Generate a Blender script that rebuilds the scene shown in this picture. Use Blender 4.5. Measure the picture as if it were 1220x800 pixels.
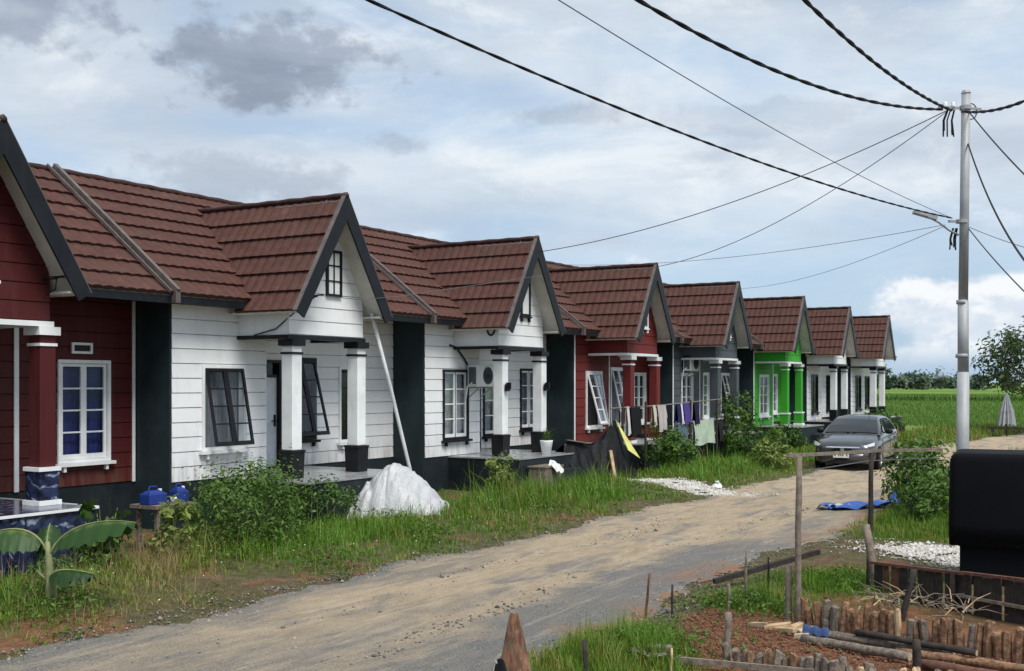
import bpy, bmesh, math, random
import numpy as np
from mathutils import Vector, Matrix

for o in list(bpy.data.objects):
    bpy.data.objects.remove(o)
SC = bpy.context.scene
COL = SC.collection
R = math.radians

# ------------------------------------------------------------------ camera
EYE = 2.1
cam = bpy.data.cameras.new('camera')
cam.sensor_width = 36.0
cam.lens = 36.0 * 1350.0 / 1220.0
cam.shift_y = 57.0 / 1220.0
cam.clip_start = 0.1
cam.clip_end = 6000.0
cam_o = bpy.data.objects.new('camera', cam)
cam_o.location = (0, 0, EYE)
cam_o.rotation_euler = (R(90), 0, R(30.964))
COL.objects.link(cam_o)
SC.camera = cam_o

# ------------------------------------------------------------------ sky
SUN_EL, SUN_AZ = 57.0, 117.0        # azimuth: degrees clockwise from +Y (down the street)
world = bpy.data.worlds.new('World')
SC.world = world
world.use_nodes = True


class NT:
    """tiny node-tree writer"""
    def __init__(self, tree):
        self.t = tree
        tree.nodes.clear()

    def n(self, typ, **kw):
        nd = self.t.nodes.new(typ)
        for k, v in kw.items():
            if k == 'inp':
                for kk, vv in v.items():
                    s = nd.inputs[kk]
                    if hasattr(vv, 'is_output'):
                        self.t.links.new(vv, s)
                    else:
                        s.default_value = vv
            else:
                setattr(nd, k, v)
        return nd

    def link(self, a, b):
        self.t.links.new(a, b)

    def math(self, op, a, b=0.0, c=0.0, clamp=False):
        nd = self.t.nodes.new('ShaderNodeMath')
        nd.operation = op
        nd.use_clamp = clamp
        for i, v in enumerate((a, b, c)):
            if hasattr(v, 'is_output'):
                self.t.links.new(v, nd.inputs[i])
            else:
                nd.inputs[i].default_value = v
        return nd.outputs[0]

    def smooth(self, v, lo, hi, a=0.0, b=1.0):
        nd = self.t.nodes.new('ShaderNodeMapRange')
        nd.interpolation_type = 'SMOOTHSTEP'
        for i, x in enumerate((v, lo, hi, a, b)):
            if hasattr(x, 'is_output'):
                self.t.links.new(x, nd.inputs[i])
            else:
                nd.inputs[i].default_value = x
        return nd.outputs[0]

    def mix(self, f, a, b, blend='MIX'):
        nd = self.t.nodes.new('ShaderNodeMix')
        nd.data_type = 'RGBA'
        nd.blend_type = blend
        for i, v in ((0, f), (6, a), (7, b)):
            if hasattr(v, 'is_output'):
                self.t.links.new(v, nd.inputs[i])
            elif isinstance(v, (int, float)):
                nd.inputs[i].default_value = v if i == 0 else (v, v, v, 1)
            else:
                nd.inputs[i].default_value = (*v[:3], 1)
        return nd.outputs[2]

    def noise(self, vec, scale, detail=4, rough=.5, dist=0.0, out=0):
        nd = self.t.nodes.new('ShaderNodeTexNoise')
        self.t.links.new(vec, nd.inputs['Vector'])
        nd.inputs['Scale'].default_value = scale
        nd.inputs['Detail'].default_value = detail
        nd.inputs['Roughness'].default_value = rough
        nd.inputs['Distortion'].default_value = dist
        return nd.outputs[out]

    def mapping(self, vec, loc=(0, 0, 0), rot=(0, 0, 0), scale=(1, 1, 1)):
        nd = self.t.nodes.new('ShaderNodeMapping')
        self.t.links.new(vec, nd.inputs['Vector'])
        nd.inputs['Location'].default_value = loc
        nd.inputs['Rotation'].default_value = rot
        nd.inputs['Scale'].default_value = scale
        return nd.outputs[0]


def build_world():
    N = NT(world.node_tree)
    sky = N.n('ShaderNodeTexSky', sky_type='NISHITA', sun_disc=False)
    sky.sun_elevation = R(SUN_EL)
    sky.sun_rotation = R(SUN_AZ)
    sky.air_density = 1.1
    sky.dust_density = 1.2
    d = N.n('ShaderNodeTexCoord').outputs['Generated']
    sep = N.n('ShaderNodeSeparateXYZ', inp={0: d})
    x, y, z = sep.outputs
    el = N.math('ARCSINE', z)                       # radians
    az = N.math('ARCTAN2', x, y)
    # the high veil: sheets of thin cloud, stretched along the horizon
    v1 = N.mapping(d, loc=(3.1, 0.4, 1.7), scale=(1, 1, 3.2))
    nA = N.noise(v1, 2.3, 9, .58, .25)
    nB = N.noise(N.mapping(d, loc=(-1.3, 5.2, .6), scale=(1, 1, 2.6)), 5.5, 8, .6, .4)
    nC = N.noise(N.mapping(d, loc=(7.3, 2.2, 4.6), scale=(1, 1, 3.0)), 3.4, 7, .55, .3)
    white = (6.4, 6.75, 7.05)
    grey = (3.9, 4.5, 5.3)
    pale = (5.35, 5.95, 6.55)
    veil = N.mix(N.smooth(nA, .36, .60), grey, pale)
    veil = N.mix(N.smooth(nB, .50, .68), veil, white)
    base = N.mix(.65, sky.outputs[0], (2.5, 4.2, 6.4))
    # cover: nearly closed overhead, breaking into blue holes low down
    lowgap = N.smooth(el, R(1.5), R(11.0), .22, 1.0)
    cov = N.math('MULTIPLY', N.smooth(nC, .34, .58, .50, 1.0), lowgap)
    col = N.mix(cov, base, veil)
    # small dark fragments of low cloud
    nD = N.noise(N.mapping(d, loc=(2.2, 8.1, 3.3), scale=(1, 1, 2.7)), 6.0, 7, .55, .5)
    col = N.mix(N.math('MULTIPLY', N.smooth(nD, .57, .70), .55), col, (3.9, 4.5, 5.4))
    # two heavier cloud bodies
    wob = N.noise(N.mapping(d, loc=(1, 2, 3), scale=(1, 1, 1.5)), 21.0, 8, .6)
    wob = N.math('MULTIPLY', N.math('SUBTRACT', wob, .5), 2.6)
    for (a0, e0, wa, we, amt) in ((-43.4, 15.5, 6.2, 2.6, .92), (-55.5, 17.8, 7.5, 3.0, .75), (-45.0, 10.0, 6.0, 1.7, .40), (-36.5, 11.8, 2.6, .8, .4),
                                  (-28.0, 13.2, 2.6, .7, .4), (-18.0, 13.0, 7.0, .9, .25)):
        da = N.math('DIVIDE', N.math('SUBTRACT', az, R(a0)), R(wa))
        de = N.math('DIVIDE', N.math('SUBTRACT', el, R(e0)), R(we))
        rr = N.math('ADD', N.math('MULTIPLY', da, da), N.math('MULTIPLY', de, de))
        rr = N.math('ADD', N.math('SQRT', rr), wob)
        k = N.math('MULTIPLY', N.smooth(rr, .45, 1.0, 1.0, 0.0), amt)
        body = N.mix(N.smooth(nB, .38, .62), (1.95, 2.35, 3.05), (2.8, 3.25, 4.0))
        col = N.mix(k, col, body)
    # cumulus towers standing low over the horizon
    v2 = N.mapping(d, loc=(.37, .11, .2), scale=(1, 1, 1.25))
    c1 = N.noise(v2, 9.0, 10, .55, .15)
    c2 = N.noise(N.mapping(d, loc=(.37, .11, .215), scale=(1, 1, 1.25)), 9.0, 10, .55, .15)
    thr = N.smooth(el, R(2.2), R(9.5), .43, .74)
    k = N.smooth(N.math('SUBTRACT', c1, thr), -.03, .07)
    k = N.math('MULTIPLY', k, N.smooth(el, R(.4), R(2.2)))
    lit = N.smooth(N.math('SUBTRACT', c1, c2), -.05, .05)
    cc = N.mix(lit, (5.2, 5.8, 6.5), (7.2, 7.3, 7.4))
    col = N.mix(N.math('MULTIPLY', k, .92), col, cc)
    # milky band right at the horizon
    col = N.mix(N.smooth(el, R(-.5), R(2.6), .38, 0.0), col, (4.2, 5.3, 6.5))
    bg = N.n('ShaderNodeBackground', inp={'Color': col, 'Strength': 0.1})
    out = N.n('ShaderNodeOutputWorld')
    N.link(bg.outputs[0], out.inputs['Surface'])


build_world()
world.cycles.sampling_method = 'MANUAL'
world.cycles.sample_map_resolution = 256

sl = bpy.data.lights.new('sun', 'SUN')
sl.energy = 2.7
sl.angle = R(24)
sl.color = (1.0, .955, .88)
so = bpy.data.objects.new('sun', sl)
sd = Vector((math.sin(R(SUN_AZ)) * math.cos(R(SUN_EL)), math.cos(R(SUN_AZ)) * math.cos(R(SUN_EL)), math.sin(R(SUN_EL))))
so.rotation_euler = sd.to_track_quat('Z', 'Y').to_euler()
so.location = sd * 60
COL.objects.link(so)

vs = SC.view_settings
vs.view_transform = 'Standard'
vs.look = 'None'
vs.exposure = 0.45
vs.gamma = 1.0
vs.use_curve_mapping = False
SC.render.engine = 'CYCLES'
SC.cycles.max_bounces = 6
SC.cycles.transparent_max_bounces = 12
SC.cycles.use_denoising = True

# ------------------------------------------------------------------ helpers


def lin(r, g, b):
    f = lambda c: (c / 255 / 12.92) if c <= 10.3 else ((c / 255 + .055) / 1.055) ** 2.4
    return (f(r), f(g), f(b))


def newmat(name):
    m = bpy.data.materials.new(name)
    m.use_nodes = True
    return m, NT(m.node_tree)


def finish(N, col, rough=.6, bump=None, bstr=.2, bdist=.02, metal=0.0, spec=.5, extra=None):
    p = N.n('ShaderNodeBsdfPrincipled')
    for k, v in (('Base Color', col), ('Roughness', rough), ('Metallic', metal), ('Specular IOR Level', spec)):
        if hasattr(v, 'is_output'):
            N.link(v, p.inputs[k])
        elif k == 'Base Color':
            p.inputs[k].default_value = (*v[:3], 1)
        else:
            p.inputs[k].default_value = v
    if extra:
        for k, v in extra.items():
            p.inputs[k].default_value = v
    if bump is not None:
        b = N.n('ShaderNodeBump', inp={'Strength': bstr, 'Distance': bdist, 'Height': bump})
        N.link(b.outputs[0], p.inputs['Normal'])
    o = N.n('ShaderNodeOutputMaterial')
    N.link(p.outputs[0], o.inputs['Surface'])
    return p


MATS = {}


def paint(name, rgb, rough=.5, var=.18, scale=3.0, dirt=.0, metal=0.0, spec=.5, bump=.08, streak=False):
    """painted / plain surface with uneven tone, grime and fine relief (world coordinates)"""
    if name in MATS:
        return MATS[name]
    m, N = newmat(name)
    pos = N.n('ShaderNodeNewGeometry').outputs['Position']
    n1 = N.noise(pos, scale, 6, .6)
    n2 = N.noise(N.mapping(pos, scale=(1, 1, .12)), 9.0, 5, .6)
    c = N.mix(N.smooth(n1, .3, .7), tuple(v * (1 - var) for v in rgb), tuple(min(1, v * (1 + var * .6)) for v in rgb))
    if dirt:
        g = N.math('MULTIPLY', N.smooth(n2, .52, .78), dirt)
        c = N.mix(g, c, (.11, .095, .075))
    fine = N.noise(pos, 60.0, 3, .6)
    r = N.smooth(n1, .25, .75, max(0, rough - .08), min(1, rough + .1))
    if max(rgb) < .06 and spec == .5:
        spec = .22
    finish(N, c, r, fine, bump, .01, metal, spec)
    MATS[name] = m
    return m


class MB:
    """collects polygons; build() links them as ONE mesh object"""
    def __init__(self):
        self.v, self.f = [], []

    def add(self, vs, fs):
        k = len(self.v)
        self.v += [tuple(p) for p in vs]
        self.f += [tuple(i + k for i in f) for f in fs]
        return self

    def box(self, x0, x1, y0, y1, z0, z1):
        vs = [(x0, y0, z0), (x1, y0, z0), (x1, y1, z0), (x0, y1, z0), (x0, y0, z1), (x1, y0, z1), (x1, y1, z1), (x0, y1, z1)]
        return self.add(vs, [(3, 2, 1, 0), (4, 5, 6, 7), (0, 1, 5, 4), (1, 2, 6, 5), (2, 3, 7, 6), (3, 0, 4, 7)])

    def hexa(self, p):     # 8 corners, bottom loop then top loop
        return self.add(p, [(3, 2, 1, 0), (4, 5, 6, 7), (0, 1, 5, 4), (1, 2, 6, 5), (2, 3, 7, 6), (3, 0, 4, 7)])

    def obox(self, c, ax, ay, az):
        c, ax, ay, az = map(Vector, (c, ax, ay, az))
        p = [c + sx * ax + sy * ay + sz * az for sz in (-1, 1) for sx, sy in ((-1, -1), (1, -1), (1, 1), (-1, 1))]
        return self.hexa(p)

    def bar(self, a, b, w, h, up=(0, 0, 1)):
        a, b = Vector(a), Vector(b)
        d = (b - a)
        u = Vector(up)
        s = d.cross(u)
        if s.length < 1e-5:
            s = d.cross(Vector((1, 0, 0)))
        s.normalize()
        t = s.cross(d).normalized()
        return self.obox((a + b) / 2, d / 2, s * w / 2, t * h / 2)

    def quad(self, a, b, c, d):
        return self.add([a, b, c, d], [(0, 1, 2, 3)])

    def tube(self, pts, rad, n=8, cap=True):
        pts = [Vector(p) for p in pts]
        if not hasattr(rad, '__len__'):
            rad = [rad] * len(pts)
        k = len(self.v)
        up = None
        for i, p in enumerate(pts):
            d = (pts[min(i + 1, len(pts) - 1)] - pts[max(i - 1, 0)]).normalized()
            if up is None:
                up = d.orthogonal().normalized()
            up = (up - d * up.dot(d))
            if up.length < 1e-6:
                up = d.orthogonal()
            up.normalize()
            w = d.cross(up)
            for j in range(n):
                a = 2 * math.pi * j / n
                self.v.append(tuple(p + (up * math.cos(a) + w * math.sin(a)) * rad[i]))
        for i in range(len(pts) - 1):
            for j in range(n):
                a, b = k + i * n + j, k + i * n + (j + 1) % n
                self.f.append((a, b, b + n, a + n))
        if cap:
            self.f.append(tuple(k + j for j in range(n))[::-1])
            self.f.append(tuple(k + (len(pts) - 1) * n + j for j in range(n)))
        return self

    def disc(self, c, ax, r, n=16):
        c, ax = Vector(c), Vector(ax).normalized()
        u = ax.orthogonal().normalized()
        w = ax.cross(u)
        return self.add([c + (u * math.cos(2 * math.pi * j / n) + w * math.sin(2 * math.pi * j / n)) * r for j in range(n)], [tuple(range(n))])

    def lathe(self, c, axis, prof, n=20):
        """prof: (radius, height along axis)"""
        c, ax = Vector(c), Vector(axis).normalized()
        u = ax.orthogonal().normalized()
        w = ax.cross(u)
        k = len(self.v)
        for r, h in prof:
            for j in range(n):
                a = 2 * math.pi * j / n
                self.v.append(tuple(c + ax * h + (u * math.cos(a) + w * math.sin(a)) * r))
        for i in range(len(prof) - 1):
            for j in range(n):
                a, b = k + i * n + j, k + i * n + (j + 1) % n
                self.f.append((a, b, b + n, a + n))
        return self

    def grid(self, nu, nv, fn):
        k = len(self.v)
        for i in range(nu):
            for j in range(nv):
                self.v.append(tuple(fn(i / (nu - 1), j / (nv - 1))))
        for i in range(nu - 1):
            for j in range(nv - 1):
                a = k + i * nv + j
                self.f.append((a, a + nv, a + nv + 1, a + 1))
        return self

    def build(self, name, mat, parent=None, smooth=False, label=None):
        org = root_of(parent)
        me = bpy.data.meshes.new(name)
        me.from_pydata([(x - org[0], y - org[1], z - org[2]) for x, y, z in self.v], [], self.f)
        me.update()
        if smooth:
            me.shade_smooth()
        if mat:
            me.materials.append(mat)
        o = bpy.data.objects.new(name, me)
        COL.objects.link(o)
        if parent:
            o.parent = parent
        if label:
            o['label'] = label
        return o


def root_of(o):
    if o is None:
        return (0, 0, 0)
    while o.parent:
        o = o.parent
    return tuple(o.location)


def thing(name, label, cat, loc, group=None):
    o = bpy.data.objects.new(name, None)
    o.empty_display_size = .2
    COL.objects.link(o)
    o.location = loc
    return tag(o, label, cat, group)


def tag(o, label, cat, group=None):
    o['label'] = label
    o['category'] = cat
    if group:
        o['group'] = group
    return o


def kind(o, k):
    o['kind'] = k
    return o


def bevel(o, w, seg=2):
    m = o.modifiers.new('bevel', 'BEVEL')
    m.width = w
    m.segments = seg
    m.limit_method = 'ANGLE'
    return o


RNG = random.Random(7)
NPR = np.random.default_rng(11)


def npmesh(name, co, tri, mat, parent=None, attr=None):
    """fast triangle mesh from numpy arrays, attr = per-vertex float called 'tone'"""
    org = root_of(parent)
    me = bpy.data.meshes.new(name)
    co = co - np.array(org)
    me.vertices.add(len(co))
    me.vertices.foreach_set('co', co.astype(np.float32).ravel())
    nt, k = tri.shape
    me.loops.add(nt * k)
    me.loops.foreach_set('vertex_index', tri.astype(np.int32).ravel())
    me.polygons.add(nt)
    me.polygons.foreach_set('loop_start', np.arange(0, nt * k, k, dtype=np.int32))
    me.polygons.foreach_set('loop_total', np.full(nt, k, np.int32))
    if attr is not None:
        a = me.attributes.new('tone', 'FLOAT', 'POINT')
        a.data.foreach_set('value', attr.astype(np.float32))
    me.update(calc_edges=True)
    me.validate()
    if mat:
        me.materials.append(mat)
    o = bpy.data.objects.new(name, me)
    COL.objects.link(o)
    if parent:
        o.parent = parent
    return o


def wav(x, y, s, ph=0.0):
    """smooth pseudo noise in -1..1"""
    return (np.sin(x * s * 1.0 + 1.3 + ph) * np.cos(y * s * 1.13 + .7 + ph * 2) + .6 * np.sin((x * .73 + y * .9) * s * 2.1 + 2.2 + ph)
            + .4 * np.cos((x * 1.3 - y * .8) * s * 3.7 + ph * 3)) / 2.0


def sst(x, a, b):
    t = np.clip((x - a) / (b - a), 0, 1)
    return t * t * (3 - 2 * t)


def road_shift(y):
    """the lane bends to the right past the parked car"""
    y = np.asarray(y, float)
    return .055 * np.clip(y - 38, 0, 200) ** 1.35 * .55


def ground_z(x, y):
    x = np.asarray(x, float)
    y = np.asarray(y, float)
    s = road_shift(y)
    left = (sst(-(x - s), 9.2, 10.6) * .10 - sst(-(x - s), 11.3, 13.2) * .16) * (1 - sst(y, 62, 75))
    z = -.30 + left
    onroad = sst(-(x - s), 4.4, 5.3) * (1 - sst(-(x - s), 8.7, 9.5))
    bump = .035 * wav(x, y, 1.3) + .02 * wav(x, y, 4.1, 1)
    z = z + bump * (1 - onroad * .75) * (1 - sst(y, 60, 90))
    z = z - .03 * onroad
    return z


def gz(x, y):
    return float(ground_z(x, y))

# ------------------------------------------------------------------ ground, field, road


def mat_ground():
    m, N = newmat('ground_soil')
    pos = N.n('ShaderNodeNewGeometry').outputs['Position']
    sep = N.n('ShaderNodeSeparateXYZ', inp={0: pos})
    x, y, z = sep.outputs
    n1 = N.noise(pos, .9, 8, .62)
    n2 = N.noise(pos, 6.0, 6, .6)
    n3 = N.noise(pos, 40.0, 4, .6)
    soil = N.mix(N.smooth(n2, .3, .7), (.09, .066, .04), (.19, .14, .085))
    soil = N.mix(N.smooth(n3, .45, .65), soil, (.06, .05, .03))
    red = N.mix(N.smooth(n2, .3, .7), (.16, .075, .042), (.25, .125, .072))
    c = N.mix(N.smooth(n1, .52, .64), soil, red)
    green = N.mix(N.smooth(n2, .3, .7), (.055, .085, .022), (.10, .125, .035))
    c = N.mix(N.math('MULTIPLY', N.smooth(n1, .60, .44), .40), c, green)
    # bare red bed in the right foreground
    wx = N.math('ADD', x, N.math('MULTIPLY', N.math('SUBTRACT', n1, .5), 2.0))
    bed = N.math('MULTIPLY', N.smooth(wx, -4.6, -4.2), N.smooth(y, 13.0, 11.6))
    bed = N.math('MULTIPLY', bed, N.smooth(y, 7.5, 9.2))
    c = N.mix(bed, c, N.mix(N.smooth(n2, .3, .7), (.17, .070, .038), (.26, .118, .068)))
    # rice field beyond the houses
    fld = N.smooth(N.math('ADD', y, N.math('MULTIPLY', n1, 6.0)), 58, 70)
    rows = N.noise(N.mapping(pos, scale=(.05, .6, 1)), 1.0, 5, .6)
    big = N.noise(N.mapping(pos, scale=(.012, .03, 1)), 1.0, 4, .5)
    fc = N.mix(N.smooth(rows, .3, .7), (.075, .155, .022), (.12, .215, .035))
    fc = N.mix(N.smooth(big, .42, .62), fc, (.17, .24, .05))
    c = N.mix(fld, c, fc)
    finish(N, c, .9, N.math('ADD', n3, N.math('MULTIPLY', n2, 2.0)), .9, .04, spec=.15)
    
    return m


def mat_road():
    m, N = newmat('gravel_road')
    pos = N.n('ShaderNodeNewGeometry').outputs['Position']
    a = N.n('ShaderNodeAttribute', attribute_name='tone').outputs['Fac']   # metres across the lane from its left edge
    st = N.mapping(pos, scale=(1, .30, 1))
    n1 = N.noise(st, 2.2, 9, .66, .6)
    n2 = N.noise(pos, 1.1, 7, .6)
    n3 = N.noise(st, 7.0, 6, .65)
    fine = N.noise(pos, 55.0, 5, .7)
    vor = N.n('ShaderNodeTexVoronoi', inp={'Vector': pos, 'Scale': 38.0})
    grey = N.mix(N.smooth(fine, .35, .68), (.07, .07, .072), (.29, .285, .275))
    grey = N.mix(N.smooth(n3, .4, .7), grey, (.22, .205, .185))
    tan = N.mix(N.smooth(n3, .3, .7), (.44, .34, .225), (.60, .50, .37))
    tan = N.mix(N.smooth(fine, .3, .75), (.36, .28, .19), tan)
    # two run-in wheel tracks of pale sand, wandering
    aw = N.math('ADD', a, N.math('MULTIPLY', N.math('SUBTRACT', n2, .5), 1.1))
    def track(c0, w):
        dd = N.math('ABSOLUTE', N.math('SUBTRACT', aw, c0))
        return N.smooth(dd, w * .35, w, 1.0, 0.0)
    t = N.math('MAXIMUM', track(1.15, 1.25), N.math('MULTIPLY', track(2.55, .80), .9))
    yy = N.n('ShaderNodeSeparateXYZ', inp={0: pos}).outputs[1]
    far = N.smooth(yy, 10, 20, 0, .6)
    t = N.math('ADD', t, far, clamp=True)
    t = N.math('MULTIPLY', t, N.smooth(n1, .36, .52, .30, 1.0))
    gp = N.math('MULTIPLY', N.smooth(aw, 2.35, 3.0), N.math('MULTIPLY', N.smooth(yy, 8.0, 10.0), N.smooth(yy, 18.5, 15.0)))
    t = N.math('MULTIPLY', t, N.smooth(gp, 0, 1, 1.0, .08))
    t = N.math('MULTIPLY', t, N.smooth(N.math('ADD', yy, N.math('MULTIPLY', n2, 6.0)), 7.0, 14.5, .35, 1.0))
    c = N.mix(t, grey, tan)
    dark = N.math('MULTIPLY', N.smooth(n1, .55, .72), .4)
    c = N.mix(dark, c, (.16, .145, .125))
    rut = N.noise(N.mapping(pos, scale=(1, .10, 1)), 7.0, 7, .68, .8)
    c = N.mix(N.math('MULTIPLY', N.smooth(rut, .54, .68), .5), c, (.20, .175, .145))
    c = N.mix(N.math('MULTIPLY', N.smooth(rut, .46, .34), .4), c, (.52, .44, .33))
    red = N.math('MULTIPLY', N.smooth(aw, 3.3, 4.2), N.smooth(n2, .46, .58))
    c = N.mix(red, c, (.30, .15, .085))
    h = N.math('ADD', fine, N.math('MULTIPLY', vor.outputs['Distance'], .6))
    lump = N.noise(pos, 16.0, 7, .75)
    c = N.mix(N.math('MULTIPLY', N.smooth(lump, .56, .70), .45), c, (.10, .09, .08))
    c = N.mix(N.math('MULTIPLY', N.smooth(lump, .40, .28), .35), c, (.44, .39, .31))
    finish(N, c, .92, N.math('ADD', h, N.math('MULTIPLY', lump, 1.5)), .8, .03, spec=.2)
    return m


def build_ground():
    xs = np.concatenate([[-3000, -900, -300, -120, -60, -35], np.linspace(-26, 14, 134), [18, 25, 40, 80, 200, 600, 1500, 3000]])
    ys = np.concatenate([[-60, -25, -10], np.linspace(-3, 70, 240), [74, 80, 90, 110, 150, 220, 400, 800, 1600, 3500]])
    X, Y = np.meshgrid(xs, ys, indexing='ij')
    Z = ground_z(X, Y)
    co = np.stack([X, Y, Z], -1).reshape(-1, 3)
    ny = len(ys)
    i, j = np.meshgrid(np.arange(len(xs) - 1), np.arange(ny - 1), indexing='ij')
    a = (i * ny + j).ravel()
    q = np.stack([a, a + ny, a + ny + 1, a + 1], 1)
    g = npmesh('ground', co, q, mat_ground())
    g.data.shade_smooth()
    kind(g, 'structure')
    # the lane: a ragged-edged sheet a few millimetres above the soil
    rows = np.concatenate([np.linspace(-3, 40, 430), np.linspace(40.3, 110, 140)])
    nx = 26
    V, A = [], []
    for y in rows:
        s = float(road_shift(y))
        el = -8.95 + .14 * math.sin(y * .9) + .07 * math.sin(y * 2.3 + 1) + .05 * math.sin(y * 7.1) + RNG.uniform(-.07, .07) + s
        er = -4.95 + .20 * math.sin(y * .63 + 2) + .08 * math.sin(y * 1.9) + .06 * math.sin(y * 6.3) + RNG.uniform(-.09, .09) + s
        for k in range(nx):
            t = k / (nx - 1)
            x = el + (er - el) * t
            edge = min(t, 1 - t)
            z = gz(x, y) + .008 + .03 * min(1, edge * 8) - .030 * (math.exp(-((t - .28) / .1) ** 2) + math.exp(-((t - .62) / .1) ** 2))
            V.append((x, y, z))
            A.append((t * 4.0))
    nr = len(rows)
    i, j = np.meshgrid(np.arange(nr - 1), np.arange(nx - 1), indexing='ij')
    a = (i * nx + j).ravel()
    q = np.stack([a, a + 1, a + nx + 1, a + nx], 1)
    r = npmesh('road', np.array(V), q, mat_road(), attr=np.array(A))
    r.data.shade_smooth()
    kind(r, 'structure')


build_ground()

# ------------------------------------------------------------------ house materials


def siding_mat(name, rgb, dirt=.12):
    m, N = newmat(name)
    pos = N.n('ShaderNodeNewGeometry').outputs['Position']
    oi = N.n('ShaderNodeObjectInfo').outputs['Random']
    n1 = N.noise(pos, 1.2, 6, .6)
    n2 = N.noise(N.mapping(pos, scale=(1, 1, .10)), 7.0, 6, .65)
    n3 = N.noise(N.mapping(pos, scale=(1, .05, 1)), 70.0, 4, .6)
    z = N.n('ShaderNodeSeparateXYZ', inp={0: pos}).outputs[2]
    c = N.mix(N.smooth(n1, .3, .7), tuple(v * .90 for v in rgb), rgb)
    c = N.mix(N.math('MULTIPLY', oi, .10), c, tuple(v * .72 for v in rgb))
    c = N.mix(N.math('MULTIPLY', N.smooth(n2, .5, .75), dirt), c, (.20, .17, .13))
    splash = N.math('MULTIPLY', N.smooth(z, 1.0, .45), N.smooth(n2, .35, .7))
    c = N.mix(N.math('MULTIPLY', splash, dirt * 4.0), c, (.20, .13, .085))
    run = N.noise(N.mapping(pos, scale=(1, 1, .05)), 22.0, 5, .7)
    c = N.mix(N.math('MULTIPLY', N.smooth(run, .60, .74), dirt * 2.0), c, tuple(v * .45 for v in rgb))
    finish(N, c, N.smooth(n1, .3, .7, .48, .66), n3, .12, .006, spec=.22 if max(rgb) < .4 else .4)
    return m


def tile_mat():
    m, N = newmat('roof_tile_granule')
    pos = N.n('ShaderNodeNewGeometry').outputs['Position']
    oi = N.n('ShaderNodeObjectInfo').outputs['Random']
    n1 = N.noise(pos, .8, 6, .6)
    n2 = N.noise(pos, 7.0, 6, .65)
    n3 = N.noise(pos, 160.0, 3, .7)
    c = N.mix(N.smooth(n2, .3, .72), (.058, .025, .020), (.098, .042, .034))
    c = N.mix(N.math('MULTIPLY', N.smooth(n1, .45, .68), .55), c, (.080, .044, .035))
    c = N.mix(N.math('MULTIPLY', oi, .22), c, (.12, .052, .04))
    c = N.mix(N.math('MULTIPLY', N.smooth(n3, .56, .72), .45), c, (.21, .105, .083))
    c = N.mix(N.math('MULTIPLY', N.smooth(n3, .46, .30), .4), c, (.05, .022, .018))
    n4 = N.noise(N.mapping(pos, scale=(1, 1, .3)), 2.2, 7, .65, .5)
    c = N.mix(N.math('MULTIPLY', N.smooth(n4, .55, .70), .5), c, (.045, .028, .022))
    c = N.mix(N.math('MULTIPLY', N.smooth(n4, .42, .30), .35), c, (.17, .085, .066))
    finish(N, c, .78, n3, .45, .006, spec=.22)
    return m


def glass_mat(name, tint=(.93, .95, .96), base=.012):
    m, N = newmat(name)
    fr = N.n('ShaderNodeLayerWeight', inp={'Blend': .15}).outputs['Fresnel']
    f = N.math('ADD', N.math('MULTIPLY', fr, .7), base, clamp=True)
    t = N.n('ShaderNodeBsdfTransparent', inp={'Color': (*tint, 1)})
    g = N.n('ShaderNodeBsdfGlossy', inp={'Color': (.95, .97, 1, 1), 'Roughness': .10})
    mx = N.n('ShaderNodeMixShader', inp={0: f})
    N.link(t.outputs[0], mx.inputs[1])
    N.link(g.outputs[0], mx.inputs[2])
    o = N.n('ShaderNodeOutputMaterial')
    N.link(mx.outputs[0], o.inputs['Surface'])
    return m


def marble_mat():
    m, N = newmat('dark_blue_marble_tile')
    pos = N.n('ShaderNodeNewGeometry').outputs['Position']
    w = N.n('ShaderNodeTexWave', inp={'Vector': N.mapping(pos, rot=(.4, .7, .3)), 'Scale': 1.6, 'Distortion': 9.0, 'Detail': 5.0})
    n1 = N.noise(pos, 5.0, 7, .65, 1.2)
    c = N.mix(N.smooth(n1, .35, .65), (.008, .010, .022), (.035, .048, .11))
    c = N.mix(N.math('MULTIPLY', N.smooth(w.outputs['Fac'], .86, .98), N.smooth(n1, .45, .7)), c, (.42, .47, .56))
    finish(N, c, .16)
    return m


def curtain_mat(name, rgb):
    m, N = newmat(name)
    pos = N.n('ShaderNodeNewGeometry').outputs['Position']
    n1 = N.noise(N.mapping(pos, scale=(1, 6, .6)), 6.0, 4, .6)
    c = N.mix(N.smooth(n1, .3, .7), tuple(v * .6 for v in rgb), rgb)
    finish(N, c, .85)
    return m


M_TILE = tile_mat()
M_GLASS = glass_mat('window_glass')
M_MARBLE = marble_mat()
M_WHITE = siding_mat('white_siding', (.82, .84, .86))
M_WINE = siding_mat('wine_red_siding', (.078, .013, .014), .08)
M_RED = siding_mat('brick_red_siding', (.150, .024, .023), .08)
M_SLATE = siding_mat('slate_grey_siding', (.075, .090, .102), .10)
M_GREEN = siding_mat('bright_green_siding', (.045, .34, .03), .06)
P_WHITE = paint('white_paint', (.80, .82, .83), .4, .10, 2.5, .12)
P_CREAM = paint('cream_soffit', (.66, .63, .57), .6, .15, 2.0, .2)
P_BLACK = paint('black_paint', (.012, .013, .016), .35, .3, 4.0, .06)
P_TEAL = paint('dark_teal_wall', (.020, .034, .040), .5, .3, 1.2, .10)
P_PLINTH = paint('dark_plinth', (.017, .024, .030), .5, .35, 1.5, .18)
P_BARGE = paint('slate_bargeboard', (.011, .0135, .018), .45, .25, 3.0, .06)
P_FLASH = paint('grey_flashing', (.12, .098, .09), .5, .3, 6.0, .35)
P_RIDGE = paint('dark_ridge_cap', (.05, .024, .02), .55, .3, 6.0)
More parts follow.
